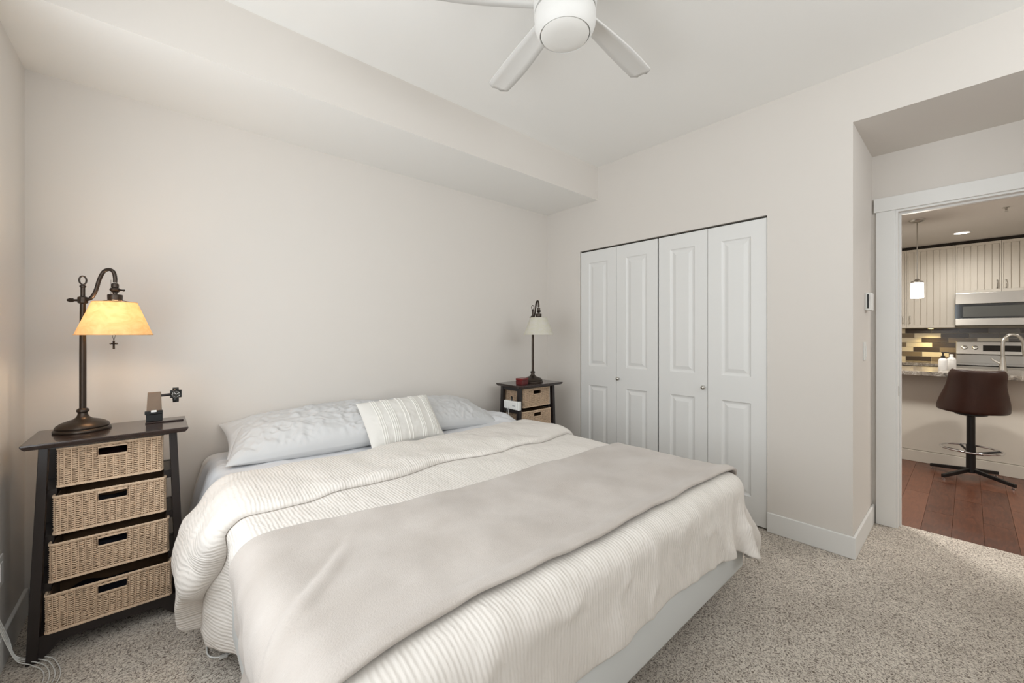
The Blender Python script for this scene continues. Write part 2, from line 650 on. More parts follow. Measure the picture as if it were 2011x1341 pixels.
def window(name, w0, w1, z0, z1, axis, pos, label):
    t = thing(name, label, 'window', kind='structure')
    f = MB()
    d = 0.07

    def bx(mb, a0, a1, b0, b1, p0=0.0, p1=None):
        p1 = d if p1 is None else p1
        if axis == 'x':
            mb.box(pos - p1, pos - p0, a0, a1, b0, b1)
        else:
            mb.box(a0, a1, pos - p1, pos - p0, b0, b1)
    bx(f, w0, w0 + .05, z0, z1)
    bx(f, w1 - .05, w1, z0, z1)
    bx(f, w0 + .05, w1 - .05, z0, z0 + .05)
    bx(f, w0 + .05, w1 - .05, z1 - .05, z1)
    c = (w0 + w1) / 2
    bx(f, c - .025, c + .025, z0 + .05, z1 - .05)
    f.build('window_frame', TRIM, t)
    for a, b in ((w0 + .05, c - .025), (c + .025, w1 - .05)):
        p = MB()
        bx(p, a, b, z0 + .05, z1 - .05, 0.04, 0.046)
        p.build('pane', GLASS, t)
    return t


window('window_1', WY0, WY1, WZ0, WZ1, 'x', XL - 0.01, 'white framed window in the left wall just out of frame')
window('fill_window', -0.15, 2.55, 1.65, 2.65, 'y', YB - 0.01, 'high window added behind the camera for the fill light')  # unseen window, added to go with the rear fill light

# baseboards
BH, BT = 0.126, 0.014


def baseboard(name, mb, label):
    return struct(name, mb, TRIM, label, 'baseboard', bevel=0.004)


baseboard('baseboard_closet', MB().box(XC - BT, XC, YA - BT, YC2 - 0.002, 0, BH), 'white baseboard below the wall right of the closet doors')
baseboard('baseboard_alcove', MB().box(XC, XD - BT, YA - BT, YA, 0, BH), 'white baseboard below the thermostat in the alcove')
baseboard('baseboard_head', MB().box(XL + BT, XC, YH - BT, YH, 0, BH), 'white baseboard along the wall behind the bed')
baseboard('baseboard_left', MB().box(XL, XL + BT, YB, YH - BT, 0, BH), 'white baseboard beside the dark basket nightstand by the lit lamp')
baseboard('baseboard_corner', MB().box(XC - BT, XC, YC1 + .002, YH - BT, 0, BH), 'white baseboard in the corner behind the far nightstand')

# ------------------------------------------------------------------ closet bifold doors


def raised_panel(mb, x, y0, y1, z0, z1):
    """moulded raised field facing -X; x is the face plane of the leaf"""
    rings = [(0.0, 0.0), (0.007, 0.006), (0.016, 0.0085), (0.022, 0.0085), (0.046, 0.002), (0.052, 0.002)]
    vs, fs = [], []
    for ins, dep in rings:
        vs += [(x + dep, y0 + ins, z0 + ins), (x + dep, y1 - ins, z0 + ins), (x + dep, y1 - ins, z1 - ins), (x + dep, y0 + ins, z1 - ins)]
    for i in range(len(rings) - 1):
        for k in range(4):
            k2 = (k + 1) % 4
            fs.append((4 * i + k, 4 * i + k2, 4 * i + 4 + k2, 4 * i + 4 + k))
    n = 4 * (len(rings) - 1)
    fs.append((n, n + 1, n + 2, n + 3))
    # back of the panel so that it is solid
    b = len(vs)
    vs += [(x + .02, y0, z0), (x + .02, y1, z0), (x + .02, y1, z1), (x + .02, y0, z1)]
    fs.append((b + 3, b + 2, b + 1, b))
    for k in range(4):
        k2 = (k + 1) % 4
        fs.append((b + k, b + k2, k2, k))
    mb.add(vs, fs)


XF = XC + 0.006
for di, (edges, knob, lab) in enumerate((
        ((2.405, 2.016, 1.632), (1.992, 0.895), 'white two-panel bifold closet door nearer the head wall corner'),
        ((1.624, 1.246, 0.870), (1.272, 0.892), 'white two-panel bifold closet door nearer the alcove'))):
    t = thing('door_%d' % (di + 1), lab, 'closet door', (XF, (edges[0] + edges[2]) / 2, 0), kind='structure')
    oy = (edges[0] + edges[2]) / 2
    for li in range(2):
        y1, y0 = edges[li] - .0015 - oy, edges[li + 1] + .0015 - oy
        sw = 0.092
        za, zb, zc, zd, ztop = 0.19, 0.815, 0.99, 1.93, 2.036
        m = MB()
        m.box(0, .03, y0, y0 + sw, .012, ztop).box(0, .03, y1 - sw, y1, .012, ztop)
        m.box(0, .03, y0 + sw, y1 - sw, .012, za).box(0, .03, y0 + sw, y1 - sw, zb, zc).box(0, .03, y0 + sw, y1 - sw, zd, ztop)
        leaf = m.build('door_leaf', DOORP, t)
        for z0, z1 in ((za, zb), (zc, zd)):
            p = MB()
            raised_panel(p, 0.0, y0 + sw, y1 - sw, z0, z1)
            p.build('raised_panel', DOORP, leaf)
    k = MB().lathe([(0.004, 0), (0.006, .002), (0.006, .012), (.011, .016), (.0145, .022), (.0145, .027), (.010, .032), (.002, .034)], 20)
    ko = k.build('knob', NICKEL, t, smooth=True)
    ko.rotation_euler = (0, -PI / 2, 0)
    ko.location = (0.0, knob[0] - oy, knob[1])
    ko['label'] = 'small brushed nickel knob'
struct('trim_1', MB().box(XC + .02, XC + .05, YC2 + .003, YC1 - .003, 2.042, ZCL), mat('track_shadow', srgb(70, 66, 60), .5, .6),
       'track above the closet doors, coloured dark for its shadow', 'door track')  # dark colour stands for the shadow in the track gap

# ------------------------------------------------------------------ doorway casing
tr = thing('trim_2', 'white door casing with a wide head around the kitchen doorway', 'door casing', (XD, 0, 0), kind='structure')
MB().box(-.018, 0, DY1 + .012, DY1 + .108, 0, DZ + .012).build('casing', TRIM, tr, bevel=.003)
MB().box(-.018, 0, DY0 - .108, DY0 - .012, 0, DZ + .012).build('casing', TRIM, tr, bevel=.003)
MB().box(-.024, 0, DY0 - .118, DY1 + .118, DZ + .012, DZ + .104).build('head_casing', TRIM, tr, bevel=.003)
j = MB().box(-.006, .121, DY1, DY1 + .012, 0, DZ).box(-.006, .121, DY0 - .012, DY0, 0, DZ).box(-.006, .121, DY0 - .012, DY1 + .012, DZ, DZ + .012)
j.build('jamb', TRIM, tr)
s = MB().box(.045, .08, DY1 - .011, DY1, 0, DZ - .011).box(.045, .08, DY0, DY0 + .011, 0, DZ - .011).box(.045, .08, DY0, DY1, DZ - .011, DZ)
s.build('door_stop', TRIM, tr)
sp = MB().box(.014, .04, DY1 - .0015, DY1, .87, .935).build('strike_plate', NICKEL, tr)
sp['label'] = 'brushed nickel strike plate'

# thermostat and switch on the alcove side wall
t = thing('thermostat', 'small white wall thermostat with a dark slot above the light switch', 'thermostat', (3.40, YA, 1.483))
MB().box(-.040, .040, -.033, 0, -.056, .056).build('housing', WHITEP, t, bevel=.005)
MB().box(-.0412, -.0395, -.019, -.0115, -.044, .046).build('slot', BLACKP, t)
MB().box(-.043, -.0395, -.030, -.024, .010, .040).build('slider', WHITEP, t, bevel=.001)
t = thing('light_switch', 'white rocker light switch plate below the thermostat', 'light switch', (3.33, YA, 1.17))
MB().box(-.036, .036, -.007, 0, -.058, .058).build('plate', WHITEP, t, bevel=.003)
MB().box(-.016, .016, -.011, -.0068, -.033, .033).build('rocker', WHITEP, t, bevel=.002)

# ================================================================== kitchen shell
kf = MB().box(XD + .085, XK + .1, -2.4, YA + .1, -.06, -.012).box(XC + .72, XK + .1, YA + .1, 1.6, -.06, -.012)
kfo = struct('floor_kitchen', kf, mat('plank_gap', srgb(48, 24, 17), .6), 'red-brown hardwood floor of the kitchen', 'floor')
pw = 0.137
x_start = XD + .0855
row = 0
y = 0.212 + 8 * pw
plank_cache = {}
while y > -2.3:
    x = x_start - (0.0 if row % 2 else 0.45)
    first = True
    while x < 5.9:
        x1 = min(x + 0.9, 6.0)
        a, b = max(x, x_start if y <= YA + .1 + pw else XC + .725), x1
        if b - a > .03 and y - pw > -2.39:
            key = (round(b - a, 3))
            if key not in plank_cache:
                m = MB().box(0, b - a - .0015, -(pw - .0015), 0, -.012, -.0005)
                o = m.build('plank', PLANK, kfo)
                plank_cache[key] = o
            else:
                o = plank_cache[key].copy()
                COL.objects.link(o)
                o.parent = kfo
            o.location = (a, y, 0)
        x = x1
    row += 1
    y -= pw
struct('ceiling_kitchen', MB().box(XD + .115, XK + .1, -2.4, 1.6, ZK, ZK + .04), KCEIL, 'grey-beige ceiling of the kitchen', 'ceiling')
struct('wall_kitchen_left', MB().box(XC + .72, XK + .1, 1.6, 1.7, 0, ZK), WALL, 'left wall of the kitchen', 'wall')
struct('wall_kitchen_right', MB().box(XD + .115, XK + .1, -2.5, -2.4, 0, ZK), WALL, 'right wall of the kitchen', 'wall')
struct('wall_kitchen_front', MB().box(XD + .0, XD + .115, -2.4, YA2 - .1, 0, ZK), WALL, 'kitchen wall beside the doorway', 'wall')
wk = struct('wall_kitchen_back', MB().box(XK, XK + .1, -2.4, 1.6, 0, ZK), mat('grout', srgb(205, 198, 185), .8),
            'kitchen back wall carrying the mixed brown and cream tile backsplash', 'wall')
TILES = [mat('tile_cream', srgb(226, 218, 200), .18), mat('tile_taupe', srgb(132, 120, 104), .18), mat('tile_dark', srgb(74, 66, 62), .18),
         mat('tile_grey', srgb(112, 108, 106), .18)]
tw, th, gap = 0.251, 0.0635, 0.004
tile_me = {}
# first tile offset and colour order of each course, top course first
courses = [(0.341, 'cdkdgkg'), (0.251, 'tcdggcg'), (0.182, 'cdtcgdt'), (0.333, 'tcdtcdt'), (0.262, 'cdtcdtc'), (0.177, 'tcdtcdt'), (0.338, 'cdtcdtc')]
ix = {'c': 0, 't': 1, 'd': 2, 'g': 3, 'k': 2}
for ci, (off, seq) in enumerate(courses):
    z1 = 1.357 - ci * th
    z0 = z1 - th
    for k in range(7):
        y1 = off + (2 - k) * tw
        col = ix[seq[k]]
        if col not in tile_me:
            o = MB().box(-.007, 0, -(tw - gap), 0, 0, th - gap).build('tile', TILES[col], wk)
            tile_me[col] = o
        else:
            o = tile_me[col].copy()
            COL.objects.link(o)
            o.parent = wk
        o.location = (XK, y1, z0)

# ================================================================== nightstands and baskets
NS_W, NS_D, NS_H = 0.49, 0.325, 0.86


def make_nightstand():
    t = thing('nightstand', 'black wooden basket nightstand in the left corner under the glowing lamp', 'nightstand', (-0.145, 2.485, 0),
              group='matching basket nightstands')
    # local: front is -y
    yf, yb = -.100, .145
    m = MB()
    e = .010
    m.hexa([(-NS_W / 2 + e, -NS_D / 2 + e, NS_H - .022), (NS_W / 2 - e, -NS_D / 2 + e, NS_H - .022), (NS_W / 2 - e, NS_D / 2 - e, NS_H - .022), (-NS_W / 2 + e, NS_D / 2 - e, NS_H - .022)],
           [(-NS_W / 2, -NS_D / 2, NS_H - .008), (NS_W / 2, -NS_D / 2, NS_H - .008), (NS_W / 2, NS_D / 2, NS_H - .008), (-NS_W / 2, NS_D / 2, NS_H - .008)])
    m.box(-NS_W / 2, NS_W / 2, -NS_D / 2, NS_D / 2, NS_H - .008, NS_H)
    m.build('tabletop', TOPW, t, bevel=.002)

    def hw(z):                       # outer half width of the leg frame at height z
        return .240 + (.206 - .240) * z / NS_H
    zt = NS_H - .022
    lw = .026
    for sx in (-1, 1):
        for yy0, yy1 in ((yf, yf + .034), (yb - .034, yb)):
            a, b = hw(0), hw(zt)
            m = MB()
            m.hexa([(sx * a, yy0, 0), (sx * (a - lw - .006), yy0, 0), (sx * (a - lw - .006), yy1, 0), (sx * a, yy1, 0)],
                   [(sx * b, yy0, zt), (sx * (b - lw), yy0, zt), (sx * (b - lw), yy1, zt), (sx * b, yy1, zt)])
            m.build('leg', BLACKW, t, bevel=.002)
        # side runners that carry the baskets
        for z in (.095, .288, .472, .656):
            w = hw(z)
            m = MB()
            m.hexa([(sx * (w - .006), yf + .034, z - .035), (sx * (w - .05), yf + .034, z - .035), (sx * (w - .05), yb - .034, z - .035), (sx * (w - .006), yb - .034, z - .035)],
                   [(sx * (w - .008), yf + .034, z), (sx * (w - .052), yf + .034, z), (sx * (w - .052), yb - .034, z), (sx * (w - .008), yb - .034, z)])
            m.build('side_runner', BLACKW, t)
        m = MB().box(sx * (hw(.8) - .004), sx * (hw(.8) - .022), yf + .034, yb - .034, zt - .03, zt)
        m.build('side_rail', BLACKW, t)
    # cross rails and arched front apron
    for z in (.288, .472, .656):
        w = hw(z) - lw
        MB().box(-w, w, yb - .028, yb - .006, z - .03, z).build('back_rail', BLACKW, t)
    for z, nm in ((zt - .014, 'front_rail'),):
        w = hw(z) - lw
        MB().box(-w, w, yf + .006, yf + .026, z, zt).build(nm, BLACKW, t)
    w = hw(.05) - lw
    poly = [(-w - .004, .0)]
    for k in range(0, 13):
        u = k / 12
        if u <= .2:
            xx = -w + (u / .2) * .075
            zz = .062 * (1 - math.cos(PI * u / .2)) / 2
        elif u >= .8:
            xx = w - ((1 - u) / .2) * .075
            zz = .062 * (1 - math.cos(PI * (1 - u) / .2)) / 2
        else:
            xx = -w + .075 + (u - .2) / .6 * (2 * w - .15)
            zz = .062
        poly.append((xx, zz))
    poly += [(w + .004, 0), (w - .003, .098), (-w + .003, .098)]
    m = MB()
    m.prism(poly, yf + .004, yf + .026, 'y')
    m.build('apron', BLACKW, t)
    MB().box(-w, w, yf + .026, yb - .006, .078, .094).build('bottom_shelf', BLACKW, t)
    return t


stand_l = make_nightstand()
stand_r = copy_tree(stand_l)
stand_r.location = (2.4185, 2.5195, 0)
stand_r['label'] = 'black wooden basket nightstand in the far corner beside the closet'

basket_cache = {}


def make_basket(w, h, d):
    """seagrass drawer basket, local origin at the bottom centre, front at -y = -d/2"""
    t = thing('woven_basket', 'seagrass basket', 'basket')
    lx = w / 2
    # slot position
    sw_, sz1, sz0 = .044, h - .014, h - .050
    # rounded rectangle perimeter, sampled by stake
    rc = .012
    per = []
    pitch = .0050

    def corner(cx, cy, a0):
        return [(cx + rc * math.cos(a0 + PI / 2 * k / 3), cy + rc * math.sin(a0 + PI / 2 * k / 3)) for k in range(4)]
    ring = corner(lx - rc, -d / 2 + rc, -PI / 2) + corner(lx - rc, d / 2 - rc, 0) + corner(-lx + rc, d / 2 - rc, PI / 2) + corner(-lx + rc, -d / 2 + rc, PI)
    L = [0]
    for i in range(len(ring)):
        a, b = ring[i], ring[(i + 1) % len(ring)]
        L.append(L[-1] + math.hypot(b[0] - a[0], b[1] - a[1]))
    tot = L[-1]
    ns = int(tot / pitch)
    ns -= ns % 4
    pts, nrm = [], []
    for k in range(ns):
        s_ = tot * k / ns
        i = max(q for q in range(len(ring)) if L[q] <= s_ + 1e-9)
        a, b = ring[i], ring[(i + 1) % len(ring)]
        f = (s_ - L[i]) / max(L[i + 1] - L[i], 1e-9)
        pts.append((a[0] + (b[0] - a[0]) * f, a[1] + (b[1] - a[1]) * f))
        dx, dy = b[0] - a[0], b[1] - a[1]
        q = math.hypot(dx, dy)
        nrm.append((dy / q, -dx / q))
    # weavers
    rows = int(h / .0082)
    dzr = (h - .008) / rows
    mw = MB()
    for r in range(rows):
        z = .004 + dzr * (r + .5)
        in_slot_row = sz0 - .003 < z < sz1 + .003
        run = []
        segs = []
        for k in range(ns):
            x, yv = pts[k]
            front = yv < -d / 2 + .002
            skip = in_slot_row and front and abs(x) < sw_
            if skip:
                if run:
                    segs.append(run)
                run = []
                continue
            amp = .0036 * (0, 1, 0, -1)[k % 4] * (1 if rng.rand() < .93 else -.6)
            zz = z + rng.uniform(-.0009, .0009)
            run.append((x + nrm[k][0] * (amp - .003), yv + nrm[k][1] * (amp - .003), zz))
        if run:
            segs.append(run)
        if not in_slot_row:
            mw.tube(segs[0], .0031, 4, closed=True)
        else:
            # join the end and the start where the perimeter wraps
            if len(segs) == 2:
                segs = [segs[1] + segs[0]]
            for sg in segs:
                if len(sg) > 1:
                    mw.tube(sg, .0031, 4)
    wv = mw.build('weave', SEAG, t, smooth=False)
    # stakes
    ms = MB()
    for k in range(3, ns, 4):
        x, yv = pts[k]
        front = yv < -d / 2 + .002
        ox, oy = x - nrm[k][0] * .0012, yv - nrm[k][1] * .0012
        if front and abs(x) < sw_:
            ms.tube([(ox, oy, .002), (ox, oy, sz0 - .004)], .0021, 4)
        else:
            ms.tube([(ox, oy, .002), (ox, oy, h - .004)], .0021, 4)
    ms.build('stakes', SEAG, t)
    # rim and foot braids
    mr = MB()
    path = [(p[0], p[1], h) for p in pts]
    mr.tube(path, [.0052 if k % 2 else .0040 for k in range(ns)], 6, closed=True)
    rim = mr.build('rim', SEAG, t, smooth=True)
    mr = MB()
    mr.tube([(p[0], p[1], .004) for p in pts], [.0048 if k % 2 else .0038 for k in range(ns)], 6, closed=True)
    mr.build('foot_braid', SEAG, t, smooth=True)
    # slot edging
    me_ = MB()
    yy = -d / 2 - .0005
    q = .004
    me_.tube([(-sw_, yy, sz0), (sw_, yy, sz0), (sw_, yy, sz1), (-sw_, yy, sz1)], .0042, 6, closed=True)
    me_.build('handle_slot_edge', SEAG, t)
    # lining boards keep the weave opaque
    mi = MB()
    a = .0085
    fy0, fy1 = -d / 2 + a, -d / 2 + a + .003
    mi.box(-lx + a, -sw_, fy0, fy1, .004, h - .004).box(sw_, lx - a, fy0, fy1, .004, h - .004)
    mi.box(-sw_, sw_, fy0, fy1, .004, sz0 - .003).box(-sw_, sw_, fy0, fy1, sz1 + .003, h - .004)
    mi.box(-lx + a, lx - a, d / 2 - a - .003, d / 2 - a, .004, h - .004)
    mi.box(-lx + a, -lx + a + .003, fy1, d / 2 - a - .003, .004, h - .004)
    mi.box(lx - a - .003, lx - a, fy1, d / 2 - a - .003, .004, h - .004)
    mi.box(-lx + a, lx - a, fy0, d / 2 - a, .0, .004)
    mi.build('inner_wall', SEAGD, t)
    return t


def clothes(name, w, h, d, seed, m, label, loc):
    """a lumpy folded garment lying inside a basket"""
    nx, ny = 16, 12
    r = MB()
    xs = np.linspace(-1, 1, nx)
    ys = np.linspace(-1, 1, ny)
    X, Y = np.meshgrid(xs, ys)
    n = vnoise(X * 2.5 + seed * 3.1, Y * 2.5 + seed, seed)
    edge = (1 - np.abs(X) ** 8) * (1 - np.abs(Y) ** 8)
    Z = h * (0.55 + .45 * n) * np.clip(edge, 0, 1) ** .3
    vs = [(X[j, i] * w / 2, Y[j, i] * d / 2, Z[j, i]) for j in range(ny) for i in range(nx)]
    vs += [(X[j, i] * w / 2, Y[j, i] * d / 2, 0) for j in range(ny) for i in range(nx)]
    fs = []
    N = nx * ny
    for j in range(ny - 1):
        for i in range(nx - 1):
            a = j * nx + i
            fs.append((a, a + 1, a + 1 + nx, a + nx))
            fs.append((N + a, N + a + nx, N + a + 1 + nx, N + a + 1))
    loop = [i for i in range(nx)] + [j * nx + nx - 1 for j in range(1, ny)] + [(ny - 1) * nx + i for i in range(nx - 2, -1, -1)] + [j * nx for j in range(ny - 2, 0, -1)]
    for k in range(len(loop)):
        a, b = loop[k], loop[(k + 1) % len(loop)]
        fs.append((a, N + a, N + b, b))
    r.add(vs, fs)
    o = r.build(name, m, smooth=True, loc=loc)
    return tag(o, label, 'clothes', 'clothes kept in the baskets')


NAVY = mat('navy_cloth', srgb(20, 22, 34), .9, bump=.2, bscale=150)
CHAR = mat('charcoal_cloth', srgb(34, 33, 36), .9, bump=.2, bscale=150)
MAROON = mat('maroon_cloth', srgb(64, 16, 20), .85, bump=.2, bscale=150)
tiers = [(.317, .155, .665), (.337, .152, .480), (.357, .150, .296), (.377, .150, .1005)]
names = ['top', 'second', 'third', 'bottom']
cloth_cols = [MAROON, CHAR, NAVY, NAVY]
cloth_words = ['dark maroon', 'charcoal', 'navy', 'navy']
for i, (w, h, z) in enumerate(tiers):
    yfr = 2.405 - .012 * i / 3         # front plane of this basket
    d = .245
    b = make_basket(w, h, d)
    b.location = (-0.146, yfr + d / 2 - .013, z)
    b['label'] = '%s seagrass basket with a handle slot in the nightstand under the lit lamp' % (names[i] if names[i] != 'second' else 'second from top')
    b['group'] = 'seagrass baskets in the nightstands'
    clothes('folded_clothes', w - .04, h * .62, d - .05, i + 1, cloth_cols[i],
            '%s clothes showing through the slot of the %s basket under the lit lamp' % (cloth_words[i], names[i]),
            (-0.146, yfr + d / 2 - .013, z + .006))
    if i < 3:
        b2 = copy_tree(b)
        b2.location = (-0.146 + 2.5635, yfr + .0345 + d / 2 - .013, z)
        b2['label'] = ['top seagrass basket in the far nightstand beside the closet',
                       'seagrass basket under the top one in the far nightstand, half hidden by the bed',
                       'third seagrass basket of the far nightstand, behind the bed'][i]
        if i < 2:
            clothes('folded_clothes', w - .04, h * .62, d - .05, i + 11, [MAROON, CHAR][i],
                    ['maroon clothes in the top basket of the far nightstand', 'dark clothes in the lower basket of the far nightstand'][i],
                    (-0.146 + 2.5635, yfr + .0345 + d / 2 - .013, z + .006))

# ================================================================== table lamps


def make_lamp(label, loc, armdir, shade, lit):
    t = thing('table_lamp', label, 'lamp', loc, armdir, group='matching bronze table lamps')
    base = [(.0885, 0), (.090, .004), (.0885, .009), (.083, .013), (.0845, .019), (.080, .027), (.068, .036), (.048, .044), (.030, .050), (.021, .058),
            (.0165, .068), (.0155, .076)]
    MB().lathe(base, 40).build('base', BRONZE, t, smooth=True)
    MB().lathe([(.0105, .074), (.019, .080), (.0205, .086), (.018, .092), (.0115, .096)], 24).build('collar', BRONZE, t, smooth=True)
    MB().lathe([(.0112, .094), (.0112, .34), (.0098, .50), (.0092, .548)], 16).build('pole', BRONZE, t, smooth=True)
    MB().lathe([(.0076, .546), (.0076, .618), (.0105, .621), (.0105, .626), (.006, .630)], 14).build('upper_rod', BRONZE, t, smooth=True)
    ring = [(.0, .011 * math.cos(a), .650 + .0185 * math.sin(a)) for a in np.linspace(0, 2 * PI, 20, endpoint=False)]
    ring = [(p[1] * .7, p[1] * .7, p[2]) for p in ring]
    MB().tube(ring, .0032, 8, closed=True).build('finial_ring', BRONZE, t, smooth=True)
    MB().lathe([(.010, .548), (.0165, .552), (.0165, .576), (.010, .580)], 20).build('clamp', BRONZE, t, smooth=True)
    MB().tube([(-.012, 0, .563), (-.034, 0, .563), (-.036, 0, .563), (-.046, 0, .563), (-.055, 0, .563)], [.005, .005, .0085, .009, .005], 12).build('clamp_screw', BRONZE, t, smooth=True)
    R = .118                              # reach of the arm
    arm = spline([(.012, 0, .566), (.030, 0, .574), (.047, 0, .606), (.060, 0, .655), (.076, 0, .690), (.096, 0, .700), (.112, 0, .690), (R, 0, .664), (R, 0, .644)], 6)
    MB().tube(arm, .0072, 12).build('arm', BRONZE, t, smooth=True)
    MB().lathe([(.009, .640), (.0125, .636), (.0125, .622), (.009, .618)], 18, (R, 0, 0)).build('knuckle_sleeve', BRONZE, t, smooth=True)
    MB().lathe([(.010, .600), (.0165, .606), (.0185, .612), (.015, .619)], 18, (R, 0, 0)).build('knuckle', BRONZE, t, smooth=True)
    kk = MB().tube([(R + .014, -.004, .611), (R + .036, -.010, .609), (R + .040, -.011, .608)], [.0035, .0035, .005], 8)
    kk.build('turn_key', BRONZE, t, smooth=True)
    MB().lathe([(.008, .600), (.008, .592), (.024, .590), (.0255, .586), (.0245, .566), (.020, .562)], 24, (R, 0, 0)).build('socket_cap', BRONZE, t, smooth=True)
    # empire shade, thin shell
    zb, ztp, rb, rt = .414, .556, .125, .073
    n = 64
    m = MB()
    prof = [(rb, zb), (rb + (rt - rb) * .5, (zb + ztp) / 2), (rt, ztp)]
    inner = [(rt - .0015, ztp), (rb + (rt - rb) * .5 - .0015, (zb + ztp) / 2), (rb - .0015, zb)]
    m.lathe(prof, n, (R, 0, 0), cap=False)
    sh = m.build('lamp_shade', shade, t, smooth=True, fix=False)
    if lit:
        sh['label'] = 'glowing amber paper shade'
    else:
        sh['label'] = 'plain white empire shade'
    for rr, zz in ((rb, zb), (rt, ztp)):
        rm = MB()
        rm.tube([(R + rr * math.cos(a), rr * math.sin(a), zz) for a in np.linspace(0, 2 * PI, 48, endpoint=False)], .0016, 6, closed=True)
        rm.build('shade_binding', shade, sh, smooth=True)
    sp_ = MB()
    for a in (0.4, 0.4 + 2 * PI / 3, .4 + 4 * PI / 3):
        sp_.tube([(R + .016 * math.cos(a), .016 * math.sin(a), .566), (R + rt * math.cos(a), rt * math.sin(a), ztp - .001)], .0014, 6)
    sp_.build('shade_spider', BRONZE, t)
    MB().lathe([(.014, .562), (.014, .53), (.011, .526)], 16, (R, 0, 0)).build('bulb_socket', BRONZE, t, smooth=True)
    bulb = [(.010, .528), (.014, .518), (.024, .500), (.029, .482), (.027, .464), (.016, .450), (.004, .446)]
    if lit:
        bm_ = emit('lit_bulb', (1, .78, .5, 1), 8)
    else:
        bm_ = mat('frosted_bulb', srgb(235, 232, 225), .4)
    MB().lathe(bulb, 20, (R, 0, 0)).build('bulb', bm_, t, smooth=True)
    if lit:
        d = bpy.data.lights.new('lamp_bulb_light', 'POINT')
        d.energy = lit
        d.color = (1.0, .70, .42)
        d.shadow_soft_size = .032
        lo = bpy.data.objects.new('lamp_bulb_light', d)
        a = armdir
        lo.location = (loc[0] + R * math.cos(a), loc[1] + R * math.sin(a), loc[2] + .482)
        COL.objects.link(lo)
    return t


AMBER = shade_mat('amber_paper_shade', srgb(247, 206, 152), .31)
WSHADE = shade_mat('white_linen_shade', srgb(232, 228, 218), .35, False)
lamp_l = make_lamp('bronze table lamp with a glowing amber shade on the left nightstand', (-0.248, 2.540, .8605), math.radians(-29), AMBER, 19.0)
lamp_r = make_lamp('bronze table lamp with an unlit white shade in the far corner', (2.455, 2.520, .8605), math.radians(-109), WSHADE, 0)

# cross hanging from the lit lamp
R = .118
cx, cy = -0.248 + R * math.cos(math.radians(-29)), 2.540 + R * math.sin(math.radians(-29))
t = thing('cross_pendant', 'small dark metal cross hanging below the amber lamp shade', 'pendant', (cx - .004, cy - .004, 1.215), math.radians(-41))
m = MB().box(-.0035, .0035, -.0015, .0015, 0, .030).box(-.0125, .0125, -.0015, .0015, .0175, .0235)
for a, b in ((-.0135, .0205), (.0135, .0205), (0, .0305), (0, -.0005)):
    m.lathe([(.001, -.0035), (.0042, -.001), (.0042, .001), (.001, .0035)], 10, (a, 0, b))
m.build('cross', BRONZE, t)
MB().tube([(0, 0, .033), (-.005, 0, .052), (-.012, 0, .105), (-.012, 0, .3)], .0008, 5).build('chain', BRONZE, t)
MB().tube([(0, 0, .033), (.006, 0, .052), (.012, 0, .105), (.012, 0, .3)], .0008, 5).build('chain', BRONZE, t)

# charging stand with a watch
rzs = math.radians(6)
t = thing('charging_stand', 'brown upright charging stand with a long flat foot on the left nightstand', 'stand', (.018, 2.545, .8605), 0.0)
MB().box(-.066, .072, -.030, .030, 0, .006).build('foot_plate', TOPW, t, bevel=.0015)
m = MB()
m.hexa([(-.064, -.004, .006), (-.006, -.004, .006), (-.006, .020, .006), (-.064, .020, .006)], [(-.058, .018, .140), (-.010, .018, .140), (-.010, .030, .140), (-.058, .030, .140)])
m.build('back_panel', mat('brown_leatherette', srgb(112, 92, 72), .32, noise=.15, nscale=20), t, bevel=.002)
MB().box(-.068, -.004, -.020, .000, .040, .056).build('ledge', BLACKP, t, bevel=.002)
MB().box(-.046, -.026, -.0215, -.019, .050, .060).build('charging_pad', WHITEP, t, bevel=.002)
MB().box(-.064, -.004, -.012, .006, .006, .040).build('lower_panel', BLACKP, t, bevel=.002)
MB().tube([(-.012, .022, .122), (.042, .022, .124)], .0065, 10).build('watch_arm', BLACKW, t, smooth=True)
w = thing('wristwatch', 'black wristwatch with a white-marked dial hung on the charging stand', 'watch', (.062, 2.542, .9865), math.radians(2))
m = MB()
m.lathe([(.019, -.005), (.0215, -.003), (.0215, .003), (.0185, .0055), (.0172, .0045)], 28)
o = m.build('case', BLACKP, w, smooth=True)
o.rotation_euler = (PI / 2 + .12, 0, 0)
MB().box(-.022, .022, -.003, .0035, -.018, .020).build('case_body', BLACKP, w, bevel=.003)
MB().lathe([(.0002, .0052), (.017, .0052), (.017, .0046), (.0002, .0046)], 28, cap=False).build('dial', mat('dial_grey', srgb(48, 46, 44), .3), w).rotation_euler = (PI / 2 + .12, 0, 0)
hm = MB()
for k in range(12):
    a = 2 * PI * k / 12
    c_, s_ = math.cos(a), math.sin(a)
    r0, r1, hw_ = .0118, .0160, .0009
    hm.add([(r0 * c_ - hw_ * s_, r0 * s_ + hw_ * c_, .0056), (r1 * c_ - hw_ * s_, r1 * s_ + hw_ * c_, .0056), (r1 * c_ + hw_ * s_, r1 * s_ - hw_ * c_, .0056), (r0 * c_ + hw_ * s_, r0 * s_ - hw_ * c_, .0056)], [(0, 1, 2, 3)])
for a, r1 in ((2.2, .010), (.5, .0135)):
    c_, s_ = math.cos(a), math.sin(a)
    hw_ = .0009
    hm.add([(-hw_ * s_, hw_ * c_, .0058), (r1 * c_ - hw_ * s_, r1 * s_ + hw_ * c_, .0058), (r1 * c_ + hw_ * s_, r1 * s_ - hw_ * c_, .0058), (hw_ * s_, -hw_ * c_, .0058)], [(0, 1, 2, 3)])
hm.build('hour_marks', WHITEP, w).rotation_euler = (PI / 2 + .12, 0, 0)
